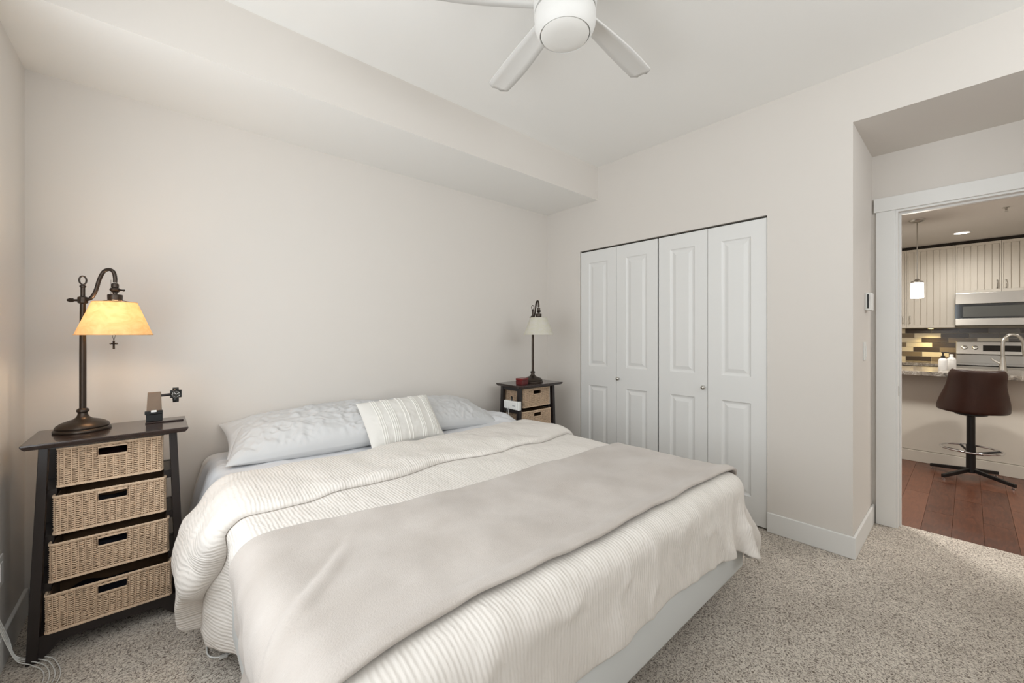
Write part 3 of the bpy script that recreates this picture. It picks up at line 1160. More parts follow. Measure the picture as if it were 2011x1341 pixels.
st = spline([(0, -.002, .019), (0, .006, .028), (0, .024, .029), (0, .040, .012), (0, .042, -.012), (0, .028, -.034), (0, .010, -.040), (0, -.001, -.034), (0, -.003, -.017)], 5)
m = MB()
vs, fs = [], []
for p in st:
    for sx in (-1, 1):
        vs += [(sx * .011, p.y, p.z)]
n = len(st)
for k in range(n - 1):
    fs.append((2 * k, 2 * k + 1, 2 * k + 3, 2 * k + 2))
m.add(vs, fs)
o = m.build('strap', BLACKP, w, smooth=True)
sm = o.modifiers.new('solid', 'SOLIDIFY')
sm.thickness = .003

# things on and beside the far nightstand
t = thing('trinket_box', 'small red lacquered box on the far nightstand', 'box', (2.275, 2.462, .8605), math.radians(12))
MB().box(-.045, .045, -.032, .032, 0, .036).build('body', REDBOX, t, bevel=.002)
MB().box(-.046, .046, -.033, .033, .037, .052).build('lid', mat('red_lacquer_lid', srgb(120, 26, 26), .22), t, bevel=.002)
pst = thing('power_strip', 'white charging power strip fixed on the side of the far nightstand', 'power strip', (2.171, 2.464, .70))
MB().box(-.020, .012, -.072, .090, -.034, .034).build('body', WHITEP, pst, bevel=.008, seg=3)
MB().box(-.016, .016, -.088, -.073, -.036, .036).build('end_plate', WHITEP, pst, bevel=.004)
for k in range(3):
    MB().box(-.0215, -.0195, -.052 + k * .012, -.046 + k * .012, -.006, .002).build('port', mat('port_grey', srgb(120, 124, 130), .5), pst)
m = MB().tube(spline([(-.006, .0, .034), (-.004, .006, .052), (0, .016, .064), (.014, .022, .058), (.02, .03, .03)], 5), .005, 8)
m.build('plug_cord', BLACKP, pst, smooth=True)
for k, dy in enumerate((-.006, .012)):
    m = MB().tube(spline([(-.0225, .02 + dy, -.012), (-.030, .02 + dy, -.045), (-.030, .024 + dy, -.10), (-.026, .024 + dy, -.2)], 5), .0022, 6)
    m.build('charging_cable', WHITEP, pst, smooth=True)

# ================================================================== bed
BX0, BX1, BY0, BY1, BZT = .20, 2.10, .712, 2.80, .60
bed = thing('bed', 'king bed with a white covered base and mattress against the head wall', 'bed', ((BX0 + BX1) / 2, (BY0 + BY1) / 2, 0))
bcx, bcy = (BX0 + BX1) / 2, (BY0 + BY1) / 2
hx, hy = (BX1 - BX0) / 2, (BY1 - BY0) / 2


def rbox(x0, x1, y0, y1, z0, z1):
    return MB().box(x0, x1, y0, y1, z0, z1)


rbox(-hx, hx, -hy, hy, .165, .385).build('box_spring', BOXSP, bed, bevel=.018, seg=3, smooth=True)
rbox(-hx, hx, -hy, hy, .387, BZT).build('mattress', SHEET, bed, bevel=.05, seg=5, smooth=True)
fr = MB()
for yy in (-hy + .08, 0, hy - .08):
    fr.box(-hx + .06, hx - .06, yy - .02, yy + .02, .13, .164)
for xx in (-hx + .07, 0, hx - .07):
    fr.box(xx - .02, xx + .02, -hy + .1, hy - .1, .13, .163)
fr.build('frame', BLACKW, bed)
for xx in (-hx + .12, 0, hx - .12):
    for yy in (-hy + .16, hy - .16):
        MB().box(xx - .02, xx + .02, yy - .02, yy + .02, 0, .13).build('leg', BLACKP, bed)

# ---- cloth drape of the duvet (position based dynamics on a grid)
DX = .03
LEFT, RIGHT, FOOT, VTOP = .52, .29, .262, 2.24


def drape():
    us = np.arange(BX0 - LEFT, BX1 + RIGHT + 1e-6, DX)
    vs = np.arange(BY0 - FOOT, VTOP + 1e-6, DX)
    nu, nv = len(us), len(vs)
    U, V = np.meshgrid(us, vs)
    P = np.stack([U, V, np.full_like(U, BZT + .03)], -1)
    # start partly folded down so that it settles quickly
    over_l, over_r, over_f = np.clip(BX0 - U, 0, None), np.clip(U - BX1, 0, None), np.clip(BY0 - V, 0, None)
    P[..., 2] -= .35 * (over_l + over_r + over_f)
    P[..., 2] += .002 * rng.randn(nv, nu)
    Q = P.copy()
    pin = (U > BX0 + .22) & (U < BX1 - .22) & (V > BY0 + .25)
    pin |= (V > VTOP - .02) & (U > BX0 + .05) & (U < BX1 - .05)
    P0 = P.copy()
    P0[..., 2] = BZT + .016
    W = np.where(pin, 0.0, 1.0)[..., None]
    c = np.array([(BX0 + BX1) / 2, (BY0 + 3.2) / 2, (BZT - .4) / 2])
    h = np.array([(BX1 - BX0) / 2, (3.2 - BY0) / 2, (BZT + .4) / 2])
    r = .055
    off = .016
    hh = h - r
    cons = []
    for (dj, di, k) in ((0, 1, 1.0), (1, 0, 1.0), (1, 1, .5), (1, -1, .5), (0, 2, .16), (2, 0, .16)):
        L0 = DX * math.hypot(dj, di)
        cons.append((dj, di, k, L0))

    def views(A, dj, di):
        a = A[:nv - dj if dj else None]
        b = A[dj:]
        if di > 0:
            a, b = a[:, :-di], b[:, di:]
        elif di < 0:
            a, b = a[:, -di:], b[:, :di]
        return a, b
    fr_ = np.ones((nv, nu, 1))
    for step in range(170):
        vel = (P - Q) * .965
        vel[..., 2] -= 9.8 * (1 / 60.) ** 2 * .8
        vel = np.clip(vel, -.03, .03) * fr_
        Q = P.copy()
        P = P + vel * W
        for it in range(11):
            for dj, di, k, L0 in cons:
                D = np.zeros_like(P)
                Cn = np.zeros((nv, nu, 1))
                a, b = views(P, dj, di)
                d = b - a
                l = np.linalg.norm(d, axis=-1, keepdims=True) + 1e-9
                corr = .5 * k * (l - L0) / l * d
                da, db = views(D, dj, di)
                da += corr
                db -= corr
                P = P + D * .5 * W
            # collision with the rounded mattress
            q = np.abs(P - c) - hh
            sg = np.sign(P - c)
            qm = np.maximum(q, 0)
            ln = np.linalg.norm(qm, axis=-1)
            inside = ln < 1e-9
            dist = ln + np.minimum(np.max(q, -1), 0) - r
            n = np.where(inside[..., None], 0, sg * qm / (ln[..., None] + 1e-9))
            if inside.any():
                am = np.argmax(q, -1)
                for ax in range(3):
                    n[..., ax] = np.where(inside & (am == ax), sg[..., ax], n[..., ax])
            pen = np.clip(off - dist, 0, None)
            P = P + n * pen[..., None] * W
            P[..., 2] = np.maximum(P[..., 2], .012)
            P = np.where(pin[..., None], P0, P)
        fr_ = np.where(dist < off + .004, .35, 1.0)[..., None]
    return us, vs, P


us, vs, CL = drape()


def upsample(A):
    """double the grid density with a Catmull-Rom kernel"""
    def up(A):
        n = A.shape[0]
        ext = np.concatenate([2 * A[:1] - A[1:2], A, 2 * A[-1:] - A[-2:-1]], 0)
        mid = (-ext[:-3] + 9 * ext[1:-2] + 9 * ext[2:-1] - ext[3:]) / 16
        out = np.zeros((2 * n - 1,) + A.shape[1:])
        out[::2] = A
        out[1::2] = mid
        return out
    return np.swapaxes(up(np.swapaxes(up(A), 0, 1)), 0, 1)


CL = upsample(CL)
us = np.linspace(us[0], us[-1], CL.shape[1])
vs = np.linspace(vs[0], vs[-1], CL.shape[0])
UU, VV = np.meshgrid(us, vs)


def normals(P):
    du = np.gradient(P, axis=1)
    dv = np.gradient(P, axis=0)
    n = np.cross(du, dv)
    n /= np.linalg.norm(n, axis=-1, keepdims=True) + 1e-9
    return n


# flare of the thick duvet where it hangs past the mattress
drop = np.clip((BZT - CL[..., 2]) / .45, 0, 1)
left = sstep(BX0 + .03, BX0 - .01, CL[..., 0])
CL[..., 0] -= .038 * sstep(0, .6, drop) * 1.6 * sstep(1.72, 1.95, VV) * left
CL[..., 0] += .030 * sstep(.1, .8, drop) * left * sstep(1.95, 1.70, VV)
# the stiff corner at the closet side stands out from the mattress
cw = sstep(BX1 - .03, BX1 + .26, UU) * sstep(BY0 + .40, BY0 - .10, VV)
CL[..., 0] += .19 * cw
CL[..., 1] += .03 * cw * sstep(BY0 + .05, BY0 - .2, VV)
CL[..., 2] += .055 * cw
CL[..., 2] += .035 * sstep(BX1 - .35, BX1, UU) * sstep(BY0 - .05, BY0 - .24, VV) * (1 - cw)
NN = normals(CL)
wr = 1.0 * (vnoise(UU * 5, VV * 4, 1) - .5) * .016 + (vnoise(UU * 13 + 7, VV * 9, 2) - .5) * .006
footm = sstep(BY0 + .06, BY0 - .04, VV)
rg = 1 - np.abs(vnoise(UU * 9 + 5 * VV, VV * 6 - UU * 3, 14) - .5) * 2
wr += footm * ((vnoise(UU * 16 + 2 * VV * 4, VV * 5, 3) - .5) * .014 + (vnoise(UU * 34 + 5, VV * 12, 4) - .5) * .006 + .012 * (rg ** 4 - .2))
band_m = sstep(1.45, 1.55, VV) * sstep(1.8, 1.65, VV)
wr += band_m * ((vnoise(UU * 20, VV * 40, 5) - .5) * .004)
sidem = sstep(BX0 + .02, BX0 - .06, UU)
wr += sidem * ((vnoise(UU * 10, VV * 11, 6) - .5) * .018 + .010 * (rg ** 4 - .2) + (vnoise(UU * 26, VV * 18, 8) - .5) * .006)
wr = np.where(wr < -.007, -.007, wr)
CL = CL + NN * wr[..., None]
NN = normals(CL)


def interp(A, u, v):
    fu = np.clip((u - us[0]) / (us[1] - us[0]), 0, len(us) - 1.001)
    fv = np.clip((v - vs[0]) / (vs[1] - vs[0]), 0, len(vs) - 1.001)
    i, j_ = fu.astype(int), fv.astype(int)
    a, b = (fu - i)[..., None], (fv - j_)[..., None]
    return A[j_, i] * (1 - a) * (1 - b) + A[j_, i + 1] * a * (1 - b) + A[j_ + 1, i] * (1 - a) * b + A[j_ + 1, i + 1] * a * b


def grid_mesh(name, P, U, V, m, parent=None, flip=False, sub=1, solid=0.0, solid_off=-1):
    nv, nu = P.shape[:2]
    me = bpy.data.meshes.new(name)
    fs = []
    for j_ in range(nv - 1):
        for i in range(nu - 1):
            a = j_ * nu + i
            f = (a, a + 1, a + 1 + nu, a + nu)
            fs.append(f[::-1] if flip else f)
    me.from_pydata([tuple(p) for p in P.reshape(-1, 3)], [], fs)
    uvl = me.uv_layers.new(name='UVMap')
    uvf, vvf = U.reshape(-1), V.reshape(-1)
    idx = np.array([l.vertex_index for l in me.loops])
    dat = np.stack([uvf[idx], vvf[idx]], -1).reshape(-1)
    uvl.data.foreach_set('uv', dat)
    me.materials.append(m)
    me.polygons.foreach_set('use_smooth', [True] * len(me.polygons))
    o = bpy.data.objects.new(name, me)
    COL.objects.link(o)
    if parent:
        o.parent = parent
    if solid:
        s_ = o.modifiers.new('solid', 'SOLIDIFY')
        s_.thickness = solid
        s_.offset = solid_off
    if sub:
        s_ = o.modifiers.new('sub', 'SUBSURF')
        s_.levels = sub
        s_.render_levels = sub
    return o


duvet = thing('duvet', 'ivory crinkled striped duvet spread over the bed with its top folded back', 'duvet', (0, 0, 0))
# main layer, cut to its own hem
nu_, nv_ = 170, 118
tt, ss = np.meshgrid(np.linspace(0, 1, nu_), np.linspace(0, 1, nv_))
v_ = (BY0 - FOOT + .004) + ss * (2.16 - (BY0 - FOOT + .004))
ul = BX0 - .46 + .03 * np.sin(v_ * 5)
ur = BX1 + RIGHT - .004
u_ = ul + tt * (ur - ul)
P = interp(CL, u_, v_)
grid_mesh('cover', P, u_, v_, DUVET, duvet, sub=1, solid=.012)
# folded-back band lying on top, a closed soft roll
nb_u, nb_v = 200, 34
tt, ss = np.meshgrid(np.linspace(0, 1, nb_u), np.linspace(0, 1, nb_v))


def band_surface(tt, ss, top):
    u0 = BX0 - .29 - .18 * np.exp(-((ss - .5) / .26) ** 2)
    u1 = BX1 + .24
    u_ = u0 + tt * (u1 - u0)
    lo = 1.735 + .020 * np.sin(u_ * 6.5 + .8) + .012 * np.sin(u_ * 13) + .26 * sstep(.16, -.22, u_) + .01 * sstep(1.6, 2.1, u_)
    hi = 2.215 + .015 * np.sin(u_ * 4) - .10 * sstep(.10, -.2, u_)
    v_ = lo + ss * (hi - lo)
    if not top:
        v_ = v_ + .016 * (1 - ss) ** 8
    P = interp(CL, u_, v_)
    N = interp(NN, u_, v_)
    e = np.clip(1 - np.abs(2 * ss - 1) ** 7, 0, 1) ** .5
    eu = np.clip(1 - np.abs(2 * tt - 1) ** 60, 0, 1) ** .5
    th_ = (.034 + .012 * (vnoise(u_ * 4, v_ * 7, 21) - .5) * 2 + .004 * (vnoise(u_ * 14, v_ * 12, 22) - .5) * 2) * e * eu
    off = .004 + (th_ if top else 0)
    if top:
        sd = sstep(BX0 + .03, BX0 - .12, u_)
        th2 = sd * .042 * e * eu
        off = off + th2
    return P + N * off[..., None] if top else P - N * .002, u_, v_


Pt, u_, v_ = band_surface(tt, ss, True)
Pb, _, _ = band_surface(tt, ss, False)
nvb, nub = Pt.shape[:2]
me = bpy.data.meshes.new('folded_top')
verts = [tuple(p) for p in Pt.reshape(-1, 3)] + [tuple(p) for p in Pb.reshape(-1, 3)]
N0 = nvb * nub
fs = []
for j_ in range(nvb - 1):
    for i in range(nub - 1):
        a = j_ * nub + i
        fs.append((a, a + 1, a + 1 + nub, a + nub))
        fs.append((N0 + a, N0 + a + nub, N0 + a + 1 + nub, N0 + a + 1))
loop = [i for i in range(nub)] + [j_ * nub + nub - 1 for j_ in range(1, nvb)] + [(nvb - 1) * nub + i for i in range(nub - 2, -1, -1)] + [j_ * nub for j_ in range(nvb - 2, 0, -1)]
for k in range(len(loop)):
    a, b = loop[k], loop[(k + 1) % len(loop)]
    fs.append((a, N0 + a, N0 + b, b))
me.from_pydata(verts, [], fs)
uvl = me.uv_layers.new(name='UVMap')
uvf = np.concatenate([u_.reshape(-1)] * 2)
vvf = np.concatenate([v_.reshape(-1)] * 2)
idx = np.array([l.vertex_index for l in me.loops])
uvl.data.foreach_set('uv', np.stack([uvf[idx], vvf[idx]], -1).reshape(-1))
me.materials.append(DUVET)
me.polygons.foreach_set('use_smooth', [True] * len(me.polygons))
o = bpy.data.objects.new('folded_top', me)
COL.objects.link(o)
o.parent = duvet
o['label'] = 'folded-back top edge of the duvet'

# fleece throw across the foot half
nu_, nv_ = 190, 70
tt, ss = np.meshgrid(np.linspace(0, 1, nu_), np.linspace(0, 1, nv_))
u_ = (BX0 - .40) + tt * (BX1 + .11 - (BX0 - .40))
lo = .795 + .012 * np.sin(u_ * 3.1 + .4) - .01 * sstep(.5, 0, u_)
hi = 1.39 + .10 * sstep(1.2, .1, u_) + .008 * np.sin(u_ * 7)
v_ = lo + ss * (hi - lo)
P = interp(CL, u_, v_)
N = interp(NN, u_, v_)
roll = .010 * np.exp(-((ss - .03) / .045) ** 2) + .004 * np.exp(-((ss - .98) / .03) ** 2)
soft = .004 * (vnoise(u_ * 4, v_ * 5, 31) - .5) + .003 * (vnoise(u_ * 9, v_ * 9, 32) - .5)
# two long soft folds
d1 = (v_ - (1.20 - (0.36 - u_) * 1.35))
cre = -.012 * np.exp(-(d1 / .018) ** 2) * sstep(.46, .38, u_) * sstep(-.15, .1, u_) + .010 * np.exp(-((d1 + .045) / .03) ** 2) * sstep(.46, .36, u_)
off = .006 + roll + soft + np.maximum(cre, -.008)
off = np.maximum(off, .003)
P = P + N * off[..., None]
throw = grid_mesh('throw_blanket', P, u_, v_, FLEECE, None, sub=1, solid=.014, solid_off=1)
tag(throw, 'beige fleece throw blanket laid across the foot half of the duvet', 'blanket')

# flat sheet over the head end, hanging at the left
nu_, nv_ = 220, 70
tt, ss = np.meshgrid(np.linspace(0, 1, nu_), np.linspace(0, 1, nv_))
s_tot0, s_tot1 = BX0 - .30, BX1 + .22
u_ = s_tot0 + tt * (s_tot1 - s_tot0)
v_ = 2.0 + ss * (BY1 - 2.0 - .004)
r_ = .05


def sheet_pos(u, v):
    x = np.clip(u, BX0 + r_, BX1 - r_)
    z = np.full_like(u, BZT)
    nx = np.zeros_like(u)
    nz = np.ones_like(u)
    for sgn, edge in ((-1, BX0), (1, BX1)):
        o_ = sgn * (u - edge) + r_
        arc = np.clip(o_, 0, r_ * PI / 2)
        a = arc / r_
        dn = np.clip(o_ - r_ * PI / 2, 0, None)
        m_ = o_ > 0
        x = np.where(m_, edge - sgn * r_ + sgn * r_ * np.sin(a), x)
        z = np.where(m_, BZT - r_ + r_ * np.cos(a) - dn, z)
        nx = np.where(m_, sgn * np.sin(a), nx)
        nz = np.where(m_, np.cos(a), nz)
    return x, z, nx, nz


x_, z_, nx_, nz_ = sheet_pos(u_, v_)
sd = sstep(BX0 + .05, BX0 - .12, u_)
rr = sstep(1.78, 2.02, u_) * sstep(2.2, 2.45, v_)
off = .006 + (vnoise(u_ * 9, v_ * 7, 41) - .5) * .006 + .004 * (vnoise(u_ * 6, v_ * 30, 42))
off = off + sd * (.020 + .018 * np.sin(v_ * 34 + 3 * np.sin(v_ * 9)) + .05 * sstep(BX0 - .05, BX0 - .3, u_) * (1 - .3 * ss))
off = off + rr * (.022 + .020 * np.sin(u_ * 46 + v_ * 18) * vnoise(u_ * 7, v_ * 7, 43) + .016 * vnoise(u_ * 14, v_ * 14, 44))
rgs = 1 - np.abs(vnoise(u_ * 7, v_ * 22, 47) - .5) * 2
off = off + .006 * rgs ** 4 * (1 - .5 * sd)
off = np.maximum(off, .004)
P = np.stack([x_ + nx_ * off, v_, z_ + nz_ * off], -1)
sh = grid_mesh('bed_sheet', P, u_, v_, SHEET, None, sub=1, solid=.002)
tag(sh, 'cool white cotton sheet covering the head end of the mattress', 'sheet')

# ---- pillows


def make_pillow(name, w, h, t, m, seed, wr_amp=1.0, nx=112, ny=64, pinch=.05):
    xs, ys = np.linspace(-1, 1, nx), np.linspace(-1, 1, ny)
    X, Y = np.meshgrid(xs, ys)
    fx = 1 - pinch * (1 - np.abs(Y) ** 2) * np.abs(X) ** 6
    fy = 1 - pinch * 1.2 * (1 - np.abs(X) ** 2) * np.abs(Y) ** 6
    px, py = X * fx * w / 2, Y * fy * h / 2
    prof = np.clip((1 - np.abs(X) ** 2.3), 0, 1) ** .55 * np.clip((1 - np.abs(Y) ** 2.2), 0, 1) ** .55
    wob = 1 + .12 * (vnoise(X * 2 + seed, Y * 2 + 3, seed) - .5)
    wz = wr_amp * ((vnoise(px * 16 + py * 9, py * 22 - px * 5, seed + 1) - .5) * .016 + (vnoise(px * 34 + 3 + py * 20, py * 40 - px * 18, seed + 2) - .5) * .008)
    edge = np.clip((1 - np.abs(X) ** 10) * (1 - np.abs(Y) ** 10), 0, 1)
    rid = np.abs(vnoise(px * 12 + py * 6 + 9, py * 12 - px * 8, seed + 5) - .5) * 2
    rid2 = np.abs(vnoise(px * 26 - py * 14 + 2, py * 20 + px * 16, seed + 6) - .5) * 2
    rid3 = np.abs(vnoise(px * 22 + py * 26 + 4, py * 16 - px * 9, seed + 7) - .5) * 2
    where = sstep(.25, .6, vnoise(X * 2.2 + 5, Y * 2 + 1, seed + 9) + .25 * (Y < 0) - .15 * X)
    wz = wz + wr_amp * (.009 * (1 - rid) ** 3 + where * (.008 * (1 - rid2) ** 4 + .007 * (1 - rid3) ** 4))
    zt_ = prof * t / 2 * wob + wz * edge
    zb_ = -prof * t / 2 * .8
    P1 = np.stack([px, py, zt_], -1).reshape(-1, 3)
    P2 = np.stack([px, py, zb_ - .001], -1).reshape(-1, 3)
    N_ = nx * ny
    fs = []
    for j_ in range(ny - 1):
        for i in range(nx - 1):
            a = j_ * nx + i
            fs.append((a, a + 1, a + 1 + nx, a + nx))
            fs.append((N_ + a, N_ + a + nx, N_ + a + 1 + nx, N_ + a + 1))
    loop = [i for i in range(nx)] + [j_ * nx + nx - 1 for j_ in range(1, ny)] + [(ny - 1) * nx + i for i in range(nx - 2, -1, -1)] + [j_ * nx for j_ in range(ny - 2, 0, -1)]
    for k in range(len(loop)):
        a, b = loop[k], loop[(k + 1) % len(loop)]
        fs.append((a, N_ + a, N_ + b, b))
    mb = MB()
    mb.add(np.concatenate([P1, P2]), fs)
    o = mb.build(name, m, smooth=False, fix=False)
    for p in o.data.polygons:
        p.use_smooth = True
    s_ = o.modifiers.new('sub', 'SUBSURF')
    s_.levels = s_.render_levels = 1
    return o


def orient(o, loc, tilt, rz, roll=0.0):
    o.location = loc
    o.rotation_euler = (Matrix.Rotation(rz, 3, 'Z') @ Matrix.Rotation(roll, 3, 'Y') @ Matrix.Rotation(tilt, 3, 'X')).to_euler()


p1 = make_pillow('pillow', .96, .42, .22, PILLOWC, 3, 1.0)
orient(p1, (.745, 2.525, .700), math.radians(15), math.radians(-9), math.radians(-2))
tag(p1, 'long wrinkled white pillow lying in front at the left head of the bed', 'pillow', 'white bed pillows')
p2 = make_pillow('pillow', .96, .36, .17, PILLOWC, 5, .8)
orient(p2, (.735, 2.655, .722), math.radians(20), math.radians(0), math.radians(-2.5))
tag(p2, 'white pillow tucked against the wall behind the long wrinkled pillow', 'pillow', 'white bed pillows')
p3 = make_pillow('pillow', .80, .46, .19, PILLOWC, 8, .6)
orient(p3, (1.545, 2.565, .700), math.radians(16), math.radians(4), math.radians(5))
tag(p3, 'white pillow behind the striped cushion towards the far nightstand', 'pillow', 'white bed pillows')

# decorative cushion with raised cord stripes
cu = thing('cushion', 'small ivory cushion with raised cord stripes leaning on the pillows', 'cushion', (0, 0, 0))
CW, CH, CT = .50, .315, .12
c1 = make_pillow('cushion_cover', CW, CH, CT, CUSHC, 12, .3, 60, 36, .03)
c1.parent = cu
orient(cu, (1.135, 2.325, .745), math.radians(50), math.radians(5.5))
xs_g, ys_g = np.linspace(-1, 1, 60), np.linspace(-1, 1, 36)
top = np.array([v.co for v in c1.data.vertices][:60 * 36]).reshape(36, 60, 3)
for xc in (-.175, -.163, -.151, -.108, -.096, -.084, -.072, -.012, .012, .085, .097, .109, .165, .177, .189, .201):
    fxi = (xc / (CW / 2) + 1) / 2 * 59
    i0 = int(fxi)
    a = fxi - i0
    col_ = top[:, i0] * (1 - a) + top[:, min(i0 + 1, 59)] * a
    path = [(p[0], p[1], p[2] + .0015) for p in col_[1:-1]]
    MB().tube(path, .0032, 6).build('cord_stripe', CORDC, cu, smooth=True)

# ================================================================== cords on the floor
m = MB()
cb = thing('cable_bundle', 'thin white cables coming off the wall behind the dark nightstand onto the carpet', 'cable', (XL, 2.40, 0))
for k in range(4):
    a = k * .012
    pts = spline([(.006, -.012 - a * .6, .20 + .02 * k), (.024, .004 + a, .11), (.050, .002 + a * .3, .030 + .003 * k), (.090 + a, -.030 + a * .6, .012), (.128 + a * .8, -.090 + a, .008), (.140 + a * 1.2, -.170, .008), (.120 + a, -.30, .008)], 7)
    MB().tube(pts, .0016, 6).build('cable', WHITEP, cb, smooth=True)
pts = spline([(.25, 2.20, .03), (.165, 2.13, .010), (.145, 2.03, .009), (.152, 1.97, .009), (.19, 1.938, .010), (.26, 1.93, .02)], 8)
cc = thing('charging_cable', 'white charging cable looping out from under the hanging duvet', 'cable', (0, 0, 0))
MB().tube(pts, .0030, 6).build('cord', WHITEP, cc, smooth=True)
MB().box(.178, .205, 1.930, 1.944, .004, .016).build('connector', WHITEP, cc, bevel=.002)
t = thing('wall_outlet', 'white outlet plate low on the left wall beside the nightstand', 'outlet', (XL, 2.44, .37))
MB().box(0, .006, -.036, .036, -.058, .058).build('plate', WHITEP, t, bevel=.002)
MB().box(.006, .009, -.017, .017, -.034, .034).build('socket', WHITEP, t, bevel=.001)

# ================================================================== ceiling fan
FX, FY = 1.205, 1.055
fan = thing('ceiling_fan', 'white five-blade ceiling fan with a round frosted light', 'ceiling fan', (FX, FY, ZC))
MB().lathe([(.090, 0), (.090, -.012), (.084, -.05), (.076, -.085), (.076, -.10)], 40).build('canopy', FANW, fan, smooth=True)
MB().lathe([(.076, -.095), (.112, -.105), (.123, -.130), (.125, -.175), (.123, -.224), (.119, -.2275)], 48).build('motor_housing', FANW, fan, smooth=True)
MB().lathe([(.110, -.226), (.110, -.240)], 48).build('seam', mat('seam_grey', srgb(120, 118, 114), .6), fan, smooth=True)
MB().lathe([(.108, -.238), (.119, -.2385), (.121, -.250), (.119, -.285), (.112, -.305), (.103, -.318), (.0995, -.322), (.0975, -.318)], 48, cap=False).build('light_collar', FANW, fan, smooth=True)
MB().lathe([(.0975, -.312), (.094, -.322), (.080, -.329), (.05, -.333), (.001, -.334)], 48, cap=False).build('light_diffuser', mat('frosted_diffuser', srgb(238, 236, 231), .4), fan, smooth=True)
blade_me = None
for k in range(5):
    ang = math.radians(72 * k + 74)
    if blade_me is None:
        m = MB()
        st_ = []
        for q in range(25):
            f = q / 24
            rr_ = .105 + f * .535
            half = .038 + .022 * math.sin(PI * min(f * 1.1, 1) * .5) - .012 * max(f - .6, 0)
            half *= math.sqrt(max(1 - max((f - .955) / .045, 0) ** 2, .0)) if f < 1 else .45
            sk = .02 * f * f
            tw_ = math.radians(14 - 7 * f)
            row_ = []
            for e in (-1, -.5, 0, .5, 1):
                yy = e * half
                row_.append((rr_, sk + yy * math.cos(tw_), -.185 + yy * math.sin(tw_) - .006 * (1 - e * e) * -1))
            st_.append(row_)
        vs_ = [p for r_ in st_ for p in r_]
        fs = []
        for q in range(24):
            for e in range(4):
                a = q * 5 + e
                fs.append((a, a + 1, a + 6, a + 5))
        m.add(vs_, fs)
        o = m.build('blade', FANW, fan, smooth=True)
        s_ = o.modifiers.new('solid', 'SOLIDIFY')
        s_.thickness = .008
        s_.offset = 0
        blade_me = o
    else:
        o = blade_me.copy()
        COL.objects.link(o)
        o.parent = fan
    o.rotation_euler = (0, 0, ang)

# ================================================================== kitchen furniture
# peninsula
PX0, PX1, PY0, PY1 = 5.72, 6.32, -2.35, 1.2
t = thing('kitchen_peninsula', 'cream panelled peninsula base behind the bar stool', 'cabinet', (PX0, 0, 0))
MB().box(.012, PX1 - PX0, PY0, PY1, .0, .878).build('carcass', PANELC, t)
MB().box(0, .012, PY0, -.40, .118, .878).build('panel', PANELC, t)
MB().box(0, .012, -.397, .56, .118, .878).build('panel', PANELC, t)
MB().box(0, .012, .563, PY1, .118, .878).build('panel', PANELC, t)
MB().box(-.010, .0115, PY0, PY1, 0, .112).build('kick_board', PANELC, t, bevel=.003)
o = MB().box(5.50, 6.36, PY0, PY1 + .02, .88, .92).build('peninsula_countertop', GRANITE, bevel=.004)
tag(o, 'speckled granite countertop of the peninsula with the faucet on it', 'countertop')

# faucet
t = thing('kitchen_faucet', 'brushed nickel gooseneck faucet on the peninsula countertop', 'faucet', (6.20, -.215, .92))
MB().lathe([(.030, 0), (.030, .006), (.026, .02), (.020, .09), (.016, .13)], 24).build('body', NICKEL, t, smooth=True)
pts = spline([(0, 0, .12), (0, 0, .26), (.005, -.012, .318), (.02, -.05, .352), (.035, -.095, .338), (.045, -.125, .285), (.050, -.135, .22)], 8)
MB().tube(pts, .0135, 14).build('spout', NICKEL, t, smooth=True)
MB().tube([(.048, -.131, .245), (.052, -.139, .205), (.055, -.145, .150)], [.015, .021, .022], 14).build('spray_head', NICKEL, t, smooth=True)
MB().tube([(0, .018, .07), (0, .06, .10), (0, .075, .125)], [.009, .007, .006], 10).build('lever', NICKEL, t, smooth=True)

# soap bottles
SOAP = mat('milky_soap', srgb(225, 224, 222), .25)


def soap(loc, h, pump, label):
    t = thing('soap_bottle', label, 'bottle', loc, 0, 'soap bottles on the peninsula')
    MB().lathe([(.030, 0), (.033, .006), (.033, h * .72), (.029, h * .86), (.014, h * .96), (.013, h)], 24).build('bottle', SOAP, t, smooth=True)
    if pump:
        MB().lathe([(.016, h - .004), (.016, h + .016), (.006, h + .018), (.006, h + .046)], 18).build('pump_collar', BLACKP, t, smooth=True)
        MB().box(-.012, .012, -.040, .012, h + .044, h + .056).build('pump_head', BLACKP, t, bevel=.003)
    else:
        MB().lathe([(.014, h - .004), (.014, h + .02), (.010, h + .024)], 16).build('cap', WHITEP, t, smooth=True)


soap((5.90, .175, .92), .125, True, 'pale soap bottle with a black pump beside the range')
soap((6.02, .120, .92), .130, False, 'capped pale soap bottle standing behind the pump bottle')
t = thing('paper_towel', 'white paper towel roll at the picture edge behind the faucet', 'paper towel', (6.24, -.43, .92))
MB().lathe([(.055, .012), (.055, .27)], 28).build('roll', WHITEP, t, smooth=True)
MB().lathe([(.065, 0), (.065, .011), (.008, .0115), (.008, .30), (.012, .305)], 24).build('holder', NICKEL, t, smooth=True)

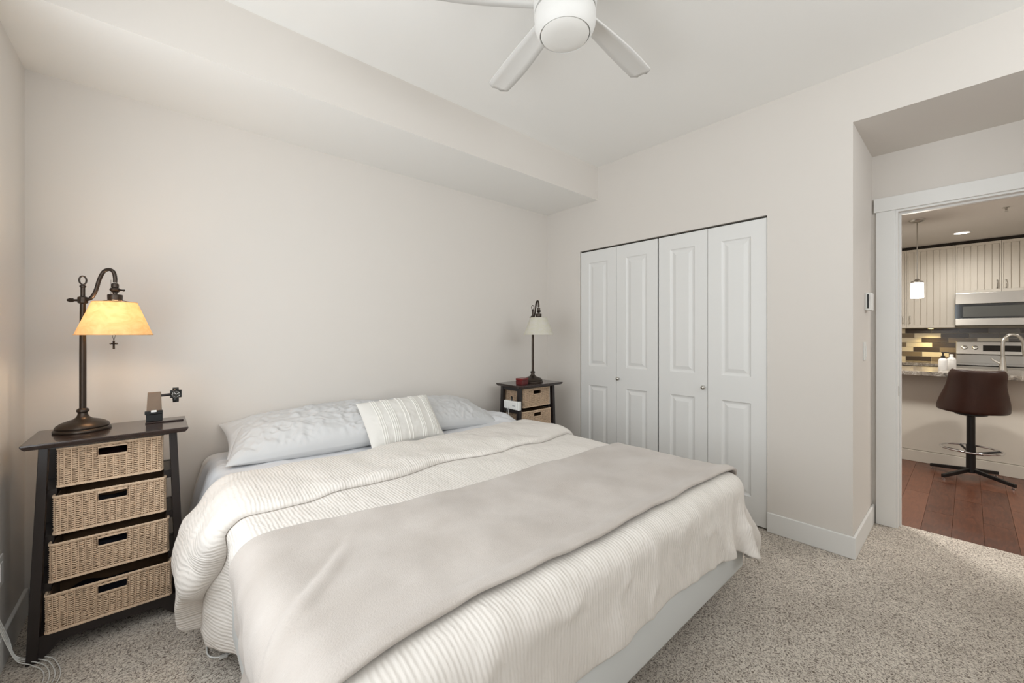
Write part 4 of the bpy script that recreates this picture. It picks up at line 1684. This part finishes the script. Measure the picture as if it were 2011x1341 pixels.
# back counter, base cabinets
t = thing('base_cabinet', 'cream base cabinet under the back counter left of the range', 'cabinet', (7.25, 0, 0))
MB().box(.02, XK - 7.26, .124, 1.55, .1, .878).box(.07, XK - 7.26, .124, 1.55, 0, .1).build('body', CABINET, t)
for a in (.13, .60, 1.07):
    dr = MB().box(0, .019, a, a + .462, .11, .87).build('door', CABINET, t, bevel=.002)
    MB().tube([(-.004, a + .42, .72), (-.022, a + .42, .74), (-.022, a + .42, .80), (-.004, a + .42, .82)], .005, 8).build('handle', NICKEL, dr, smooth=True)
o = MB().box(7.22, XK - .008, .122, 1.58, .88, .912).build('back_countertop', GRANITE, bevel=.003)
tag(o, 'granite countertop running below the tile backsplash', 'countertop')

# range
RY0, RY1 = -.64, .118
t = thing('range', 'stainless steel range with a raised control panel below the microwave', 'oven', (7.22, 0, 0))
MB().box(.0, XK - 7.225, RY0, RY1, .09, .90).build('body', STEEL, t)
MB().box(.02, .50, RY0 + .01, RY1 - .01, .90, .912).build('cooktop', GLASSD, t)
MB().box(XK - 7.22 - .115, XK - 7.23, RY0, RY1, .90, 1.02).build('backguard', STEEL, t, bevel=.006)
m = MB()
a = XK - 7.22
m.hexa([(a - .125, RY0, 1.024), (a - .01, RY0, 1.024), (a - .01, RY1, 1.024), (a - .125, RY1, 1.024)], [(a - .085, RY0, 1.185), (a - .01, RY0, 1.185), (a - .01, RY1, 1.185), (a - .085, RY1, 1.185)])
m.build('control_panel', STEEL, t, bevel=.006)
tl = math.atan2(.04, .161)
for yk in (RY1 - .075, RY1 - .165, RY0 + .165, RY0 + .075):
    k_ = MB().lathe([(.026, 0), (.026, .010), (.021, .014), (.019, .030), (.004, .032)], 22).build('knob', NICKEL, t, smooth=True)
    k_.location = (a - .105, yk, 1.105)
    k_.rotation_euler = (0, -PI / 2 - .0 + tl, 0)
m = MB()
yc = (RY0 + RY1) / 2
m.hexa([(a - .1175, yc - .15, 1.066), (a - .1075, yc - .15, 1.066), (a - .1075, yc + .15, 1.066), (a - .1175, yc + .15, 1.066)],
       [(a - .0995, yc - .15, 1.138), (a - .0895, yc - .15, 1.138), (a - .0895, yc + .15, 1.138), (a - .0995, yc + .15, 1.138)])
m.build('display', GLASSD, t)
dr = MB().box(-.03, -.001, RY0 + .01, RY1 - .01, .26, .86).build('oven_door', STEEL, t, bevel=.005)
MB().box(-.034, -.0305, RY0 + .12, RY1 - .12, .36, .70).build('oven_window', GLASSD, dr)
MB().tube([(-.03, RY0 + .06, .80), (-.07, RY0 + .06, .80), (-.07, RY1 - .06, .80), (-.03, RY1 - .06, .80)], .011, 12).build('oven_handle', STEEL, dr, smooth=True)

# microwave
MZ0, MZ1 = 1.385, 1.783
t = thing('microwave', 'stainless over-range microwave with a dark glass door', 'microwave', (7.47, 0, 0))
MB().box(.02, XK - 7.482, RY0 + .002, RY1, MZ0, MZ1).build('body', mat('microwave_body', srgb(60, 58, 56), .4), t)
MB().box(-.012, .02, RY0 + .002, RY1, MZ1 - .135, MZ1).build('upper_band', STEEL, t, bevel=.004)
MB().box(-.012, .02, RY0 + .002, RY1, MZ0, MZ0 + .085).build('lower_band', STEEL, t, bevel=.004)
dr = MB().box(-.008, .02, RY0 + .12, RY1, MZ0 + .087, MZ1 - .137).build('door', GLASSD, t)
MB().box(-.0095, -.0081, RY0 + .165, RY1 - .065, MZ0 + .105, MZ1 - .165).build('door_window', mat('smoked_window', srgb(84, 84, 80), .25), dr)
MB().box(-.010, .02, RY0 + .002, RY0 + .118, MZ0 + .087, MZ1 - .137).build('control_pad', GLASSD, t)

# upper cabinets with beadboard doors
XU = 7.55


def upper(label, y0, y1, z0, z1, split, hz):
    t = thing('upper_cabinet', label, 'cabinet', (XU, 0, 0), 0, 'cream beadboard wall cabinets')
    MB().box(.02, XK - XU - .012, y0, y1, z0, z1).build('body', CABINET, t)
    for a, b, side in ((y0, split, 1), (split, y1, -1)):
        a, b = a + .002, b - .002
        dr = MB()
        rail = .035
        dr.box(.0125, .019, a, b, z0 + .002, z1 - .002)
        dr.box(0, .0125, a, a + .012, z0 + .002, z1 - .002).box(0, .0125, b - .012, b, z0 + .002, z1 - .002)
        dr.box(0, .0125, a + .012, b - .012, z0 + .002, z0 + rail).box(0, .0125, a + .012, b - .012, z1 - rail, z1 - .002)
        dro = dr.build('door', CABINET, t)
        n = max(3, int(round((b - a - .024) / .057)))
        wb = (b - a - .024) / n
        src = None
        for k in range(n):
            if src is None:
                src = MB().box(0.0005, .0125, .0045, wb - .0045, z0 + rail + .001, z1 - rail - .001).build('board', CABINET, dro)
                ob = src
            else:
                ob = src.copy()
                COL.objects.link(ob)
                ob.parent = dro
            ob.location = (0, a + .012 + wb * k, 0)
        yh = split - side * .034
        hd = MB()
        hd.tube(spline([(.001, yh, hz), (-.012, yh, hz + .004), (-.024, yh, hz + .045), (-.012, yh, hz + .086), (.001, yh, hz + .09)], 5), [.007] * 4 + [.0048] * 13 + [.007] * 4, 8)
        hd.build('handle', NICKEL, dro, smooth=True)
    return t


upper('tall cream beadboard wall cabinet over the tile backsplash', .1205, 1.0, 1.362, 2.402, .56, 1.425)
upper('short cream beadboard wall cabinet above the microwave', -.64, .1185, 1.786, 2.402, -.253, 1.835)
upper('cream beadboard wall cabinet at the right edge past the microwave', -1.40, -.642, 1.362, 2.402, -1.02, 1.425)
struct('trim_3', MB().box(XU + .012, XK, -1.40, 1.0, 2.403, 2.4385), mat('shadow_gap', srgb(40, 34, 28), .9), 'dark strip coloured as the shadowed gap above the wall cabinets', 'trim')  # shade of the open gap put into a dark strip

# under-cabinet light
t = thing('under_cabinet_light', 'small warm lamp fixed under the wall cabinet', 'lamp', (7.70, .34, 1.3615))
MB().lathe([(.034, 0), (.034, -.010), (.028, -.0115)], 24).build('housing', NICKEL, t, smooth=True)
MB().lathe([(.026, -.0118), (.001, -.0125)], 24, cap=False).build('lens', emit('warm_lens', (1, .78, .35, 1), 12), t)
d = bpy.data.lights.new('under_cabinet_beam', 'SPOT')
d.energy = 12
d.color = (1, .76, .32)
d.spot_size = math.radians(150)
d.spot_blend = 1
d.shadow_soft_size = .02
lo = bpy.data.objects.new('under_cabinet_beam', d)
lo.location = (7.76, .34, 1.335)
lo.rotation_euler = (0, math.radians(20), 0)
COL.objects.link(lo)

# recessed ceiling lights; one in view, the others added unseen to brighten the kitchen
DLENS = emit('downlight_lens', (1, .95, .87, 1), 9)
for k, (x, yv, lab) in enumerate(((6.91, .058, 'round recessed ceiling light above the range'), (6.91, -1.3, 'added unseen ceiling light right of the range'), (4.5, -1.1, 'added unseen ceiling light over the floor beside the doorway'), (4.5, .95, 'added unseen ceiling light beyond the door casing'))):
    t = thing('downlight', lab, 'ceiling light', (x, yv, ZK), 0, 'recessed kitchen lights')
    MB().lathe([(.075, 0), (.075, -.004), (.062, -.006), (.060, -.002)], 32, cap=False).build('trim_ring', WHITEP, t, smooth=True)
    MB().lathe([(.061, -.003), (.001, -.003)], 32, cap=False).build('lens', DLENS, t)
    d = bpy.data.lights.new('downlight_beam', 'SPOT')
    d.energy = (36, 50, 190, 170)[k]
    d.color = (1, .975, .93)
    d.spot_size = math.radians(172)
    d.spot_blend = 1
    d.shadow_soft_size = (.06, .06, .2, .2)[k]
    lo = bpy.data.objects.new('downlight_beam', d)
    lo.location = (x, yv, ZK - .02)
    COL.objects.link(lo)

# pendant
t = thing('pendant_lamp', 'lit pendant lamp with a small white glass cylinder hanging over the peninsula', 'lamp', (5.80, .352, ZK))
MB().lathe([(.062, 0), (.060, -.008), (.045, -.024), (.012, -.034)], 32).build('canopy', NICKEL, t, smooth=True)
MB().lathe([(.0045, -.03), (.0045, -.62)], 10).build('stem', NICKEL, t, smooth=True)
MB().lathe([(.012, -.60), (.020, -.615), (.046, -.625), (.046, -.640)], 24).build('cap', NICKEL, t, smooth=True)
MB().lathe([(.045, -.638), (.048, -.65), (.050, -.79), (.046, -.795)], 28).build('glass_shade', emit('lit_opal_glass', (1, .97, .9, 1), 5), t, smooth=True)
d = bpy.data.lights.new('pendant_bulb', 'POINT')
d.energy = 14
d.color = (1, .93, .82)
d.shadow_soft_size = .05
lo = bpy.data.objects.new('pendant_bulb', d)
lo.location = (5.80, .352, ZK - .86)
COL.objects.link(lo)

# sprinkler
t = thing('sprinkler_head', 'tiny fire sprinkler on the kitchen ceiling near the door head', 'sprinkler', (5.83, -.222, ZK))
MB().lathe([(.022, 0), (.020, -.004), (.008, -.008), (.006, -.03)], 18).build('body', NICKEL, t, smooth=True)
MB().lathe([(.014, -.036), (.014, -.038)], 16).build('deflector', NICKEL, t)

# bar stool
t = thing('bar_stool', 'brown leather bar stool with a four-foot black pedestal at the peninsula', 'bar stool', (5.40, -.008, 0))
SO = -.004
for k, a in enumerate((62, 145, 238, 327)):
    ar = math.radians(a)
    c_, s_ = math.cos(ar), math.sin(ar)
    m = MB()
    n_ = (-s_, c_)
    hw_ = .013
    b0, b1 = .02, .285
    m.hexa([(b0 * c_ - hw_ * n_[0], b0 * s_ - hw_ * n_[1], .062), (b1 * c_ - hw_ * n_[0], b1 * s_ - hw_ * n_[1], .022), (b1 * c_ + hw_ * n_[0], b1 * s_ + hw_ * n_[1], .022), (b0 * c_ + hw_ * n_[0], b0 * s_ + hw_ * n_[1], .062)],
           [(b0 * c_ - hw_ * n_[0], b0 * s_ - hw_ * n_[1], .094), (b1 * c_ - hw_ * n_[0], b1 * s_ - hw_ * n_[1], .050), (b1 * c_ + hw_ * n_[0], b1 * s_ + hw_ * n_[1], .050), (b0 * c_ + hw_ * n_[0], b0 * s_ + hw_ * n_[1], .094)])
    ft = m.build('foot', BLACKP, t, bevel=.003)
    MB().lathe([(.012, 0), (.012, .008), (.007, .012), (.007, .024)], 14, (.272 * c_, .272 * s_, 0)).build('glide', CHROME, ft, smooth=True)
MB().lathe([(.030, .055), (.030, .30), (.027, .302), (.027, .56)], 24).build('post', BLACKP, t, smooth=True)
MB().tube([(.185 * math.cos(a), .185 * math.sin(a), .262) for a in np.linspace(0, 2 * PI, 48, endpoint=False)], .0085, 10, closed=True).build('foot_ring', CHROME, t, smooth=True)
for a in (20, 110, 200, 290):
    ar = math.radians(a)
    MB().tube([(.025 * math.cos(ar), .025 * math.sin(ar), .225), (.183 * math.cos(ar), .183 * math.sin(ar), .258)], .009, 8).build('ring_spoke', BLACKP, t, smooth=True)
MB().lathe([(.05, .555), (.10, .568), (.10, .585)], 24).build('seat_plate', BLACKP, t, smooth=True)
# bucket seat: one shell, back towards the camera (-x)
nx, nz = 33, 18
m = MB()
vs_ = []
for q in range(nz):
    f = q / (nz - 1)
    for i in range(nx):
        e = -1 + 2 * i / (nx - 1)
        z = .600 + .375 * f
        # half width narrows upward, base sweeps round to arms
        hwid = .186 - .046 * sstep(.05, .75, np.float64(f)) - .004 * f
        if f > .9:
            hwid -= .02 * ((f - .9) / .1) ** 2
        yv = hwid * math.sin(e * PI / 2 * .98)
        curve = (1 - math.cos(e * PI / 2 * .98))
        xv = -.19 - .05 * f + curve * (.16 - .08 * f) * (1.25 if f < .3 else 1.25 - .5 * (f - .3))
        zz = z - .05 * f * e * e * 0 - (.012 * e ** 6 if f > .8 else 0)
        if f < .35:
            xv += .07 * (1 - f / .35) ** 2 * (1 - abs(e)) * 0
        vs_.append((xv, yv + SO - .034 * f, zz))
fs = []
for q in range(nz - 1):
    for i in range(nx - 1):
        a = q * nx + i
        fs.append((a, a + 1, a + 1 + nx, a + nx))
m.add(vs_, fs)
o = m.build('backrest', LEATHER, t, smooth=True, fix=False)
s_ = o.modifiers.new('solid', 'SOLIDIFY')
s_.thickness = .035
s_.offset = -1
s2 = o.modifiers.new('bevel', 'SUBSURF')
s2.levels = s2.render_levels = 1
m = MB()
prof = [(.15, .586), (.195, .590), (.212, .606), (.215, .630), (.208, .655), (.185, .668), (.10, .664), (.001, .660)]
m.lathe([(r_ * .88, z_q) for r_, z_q in prof], 40, (0, SO, 0))
o = m.build('seat', LEATHER, t, smooth=True)
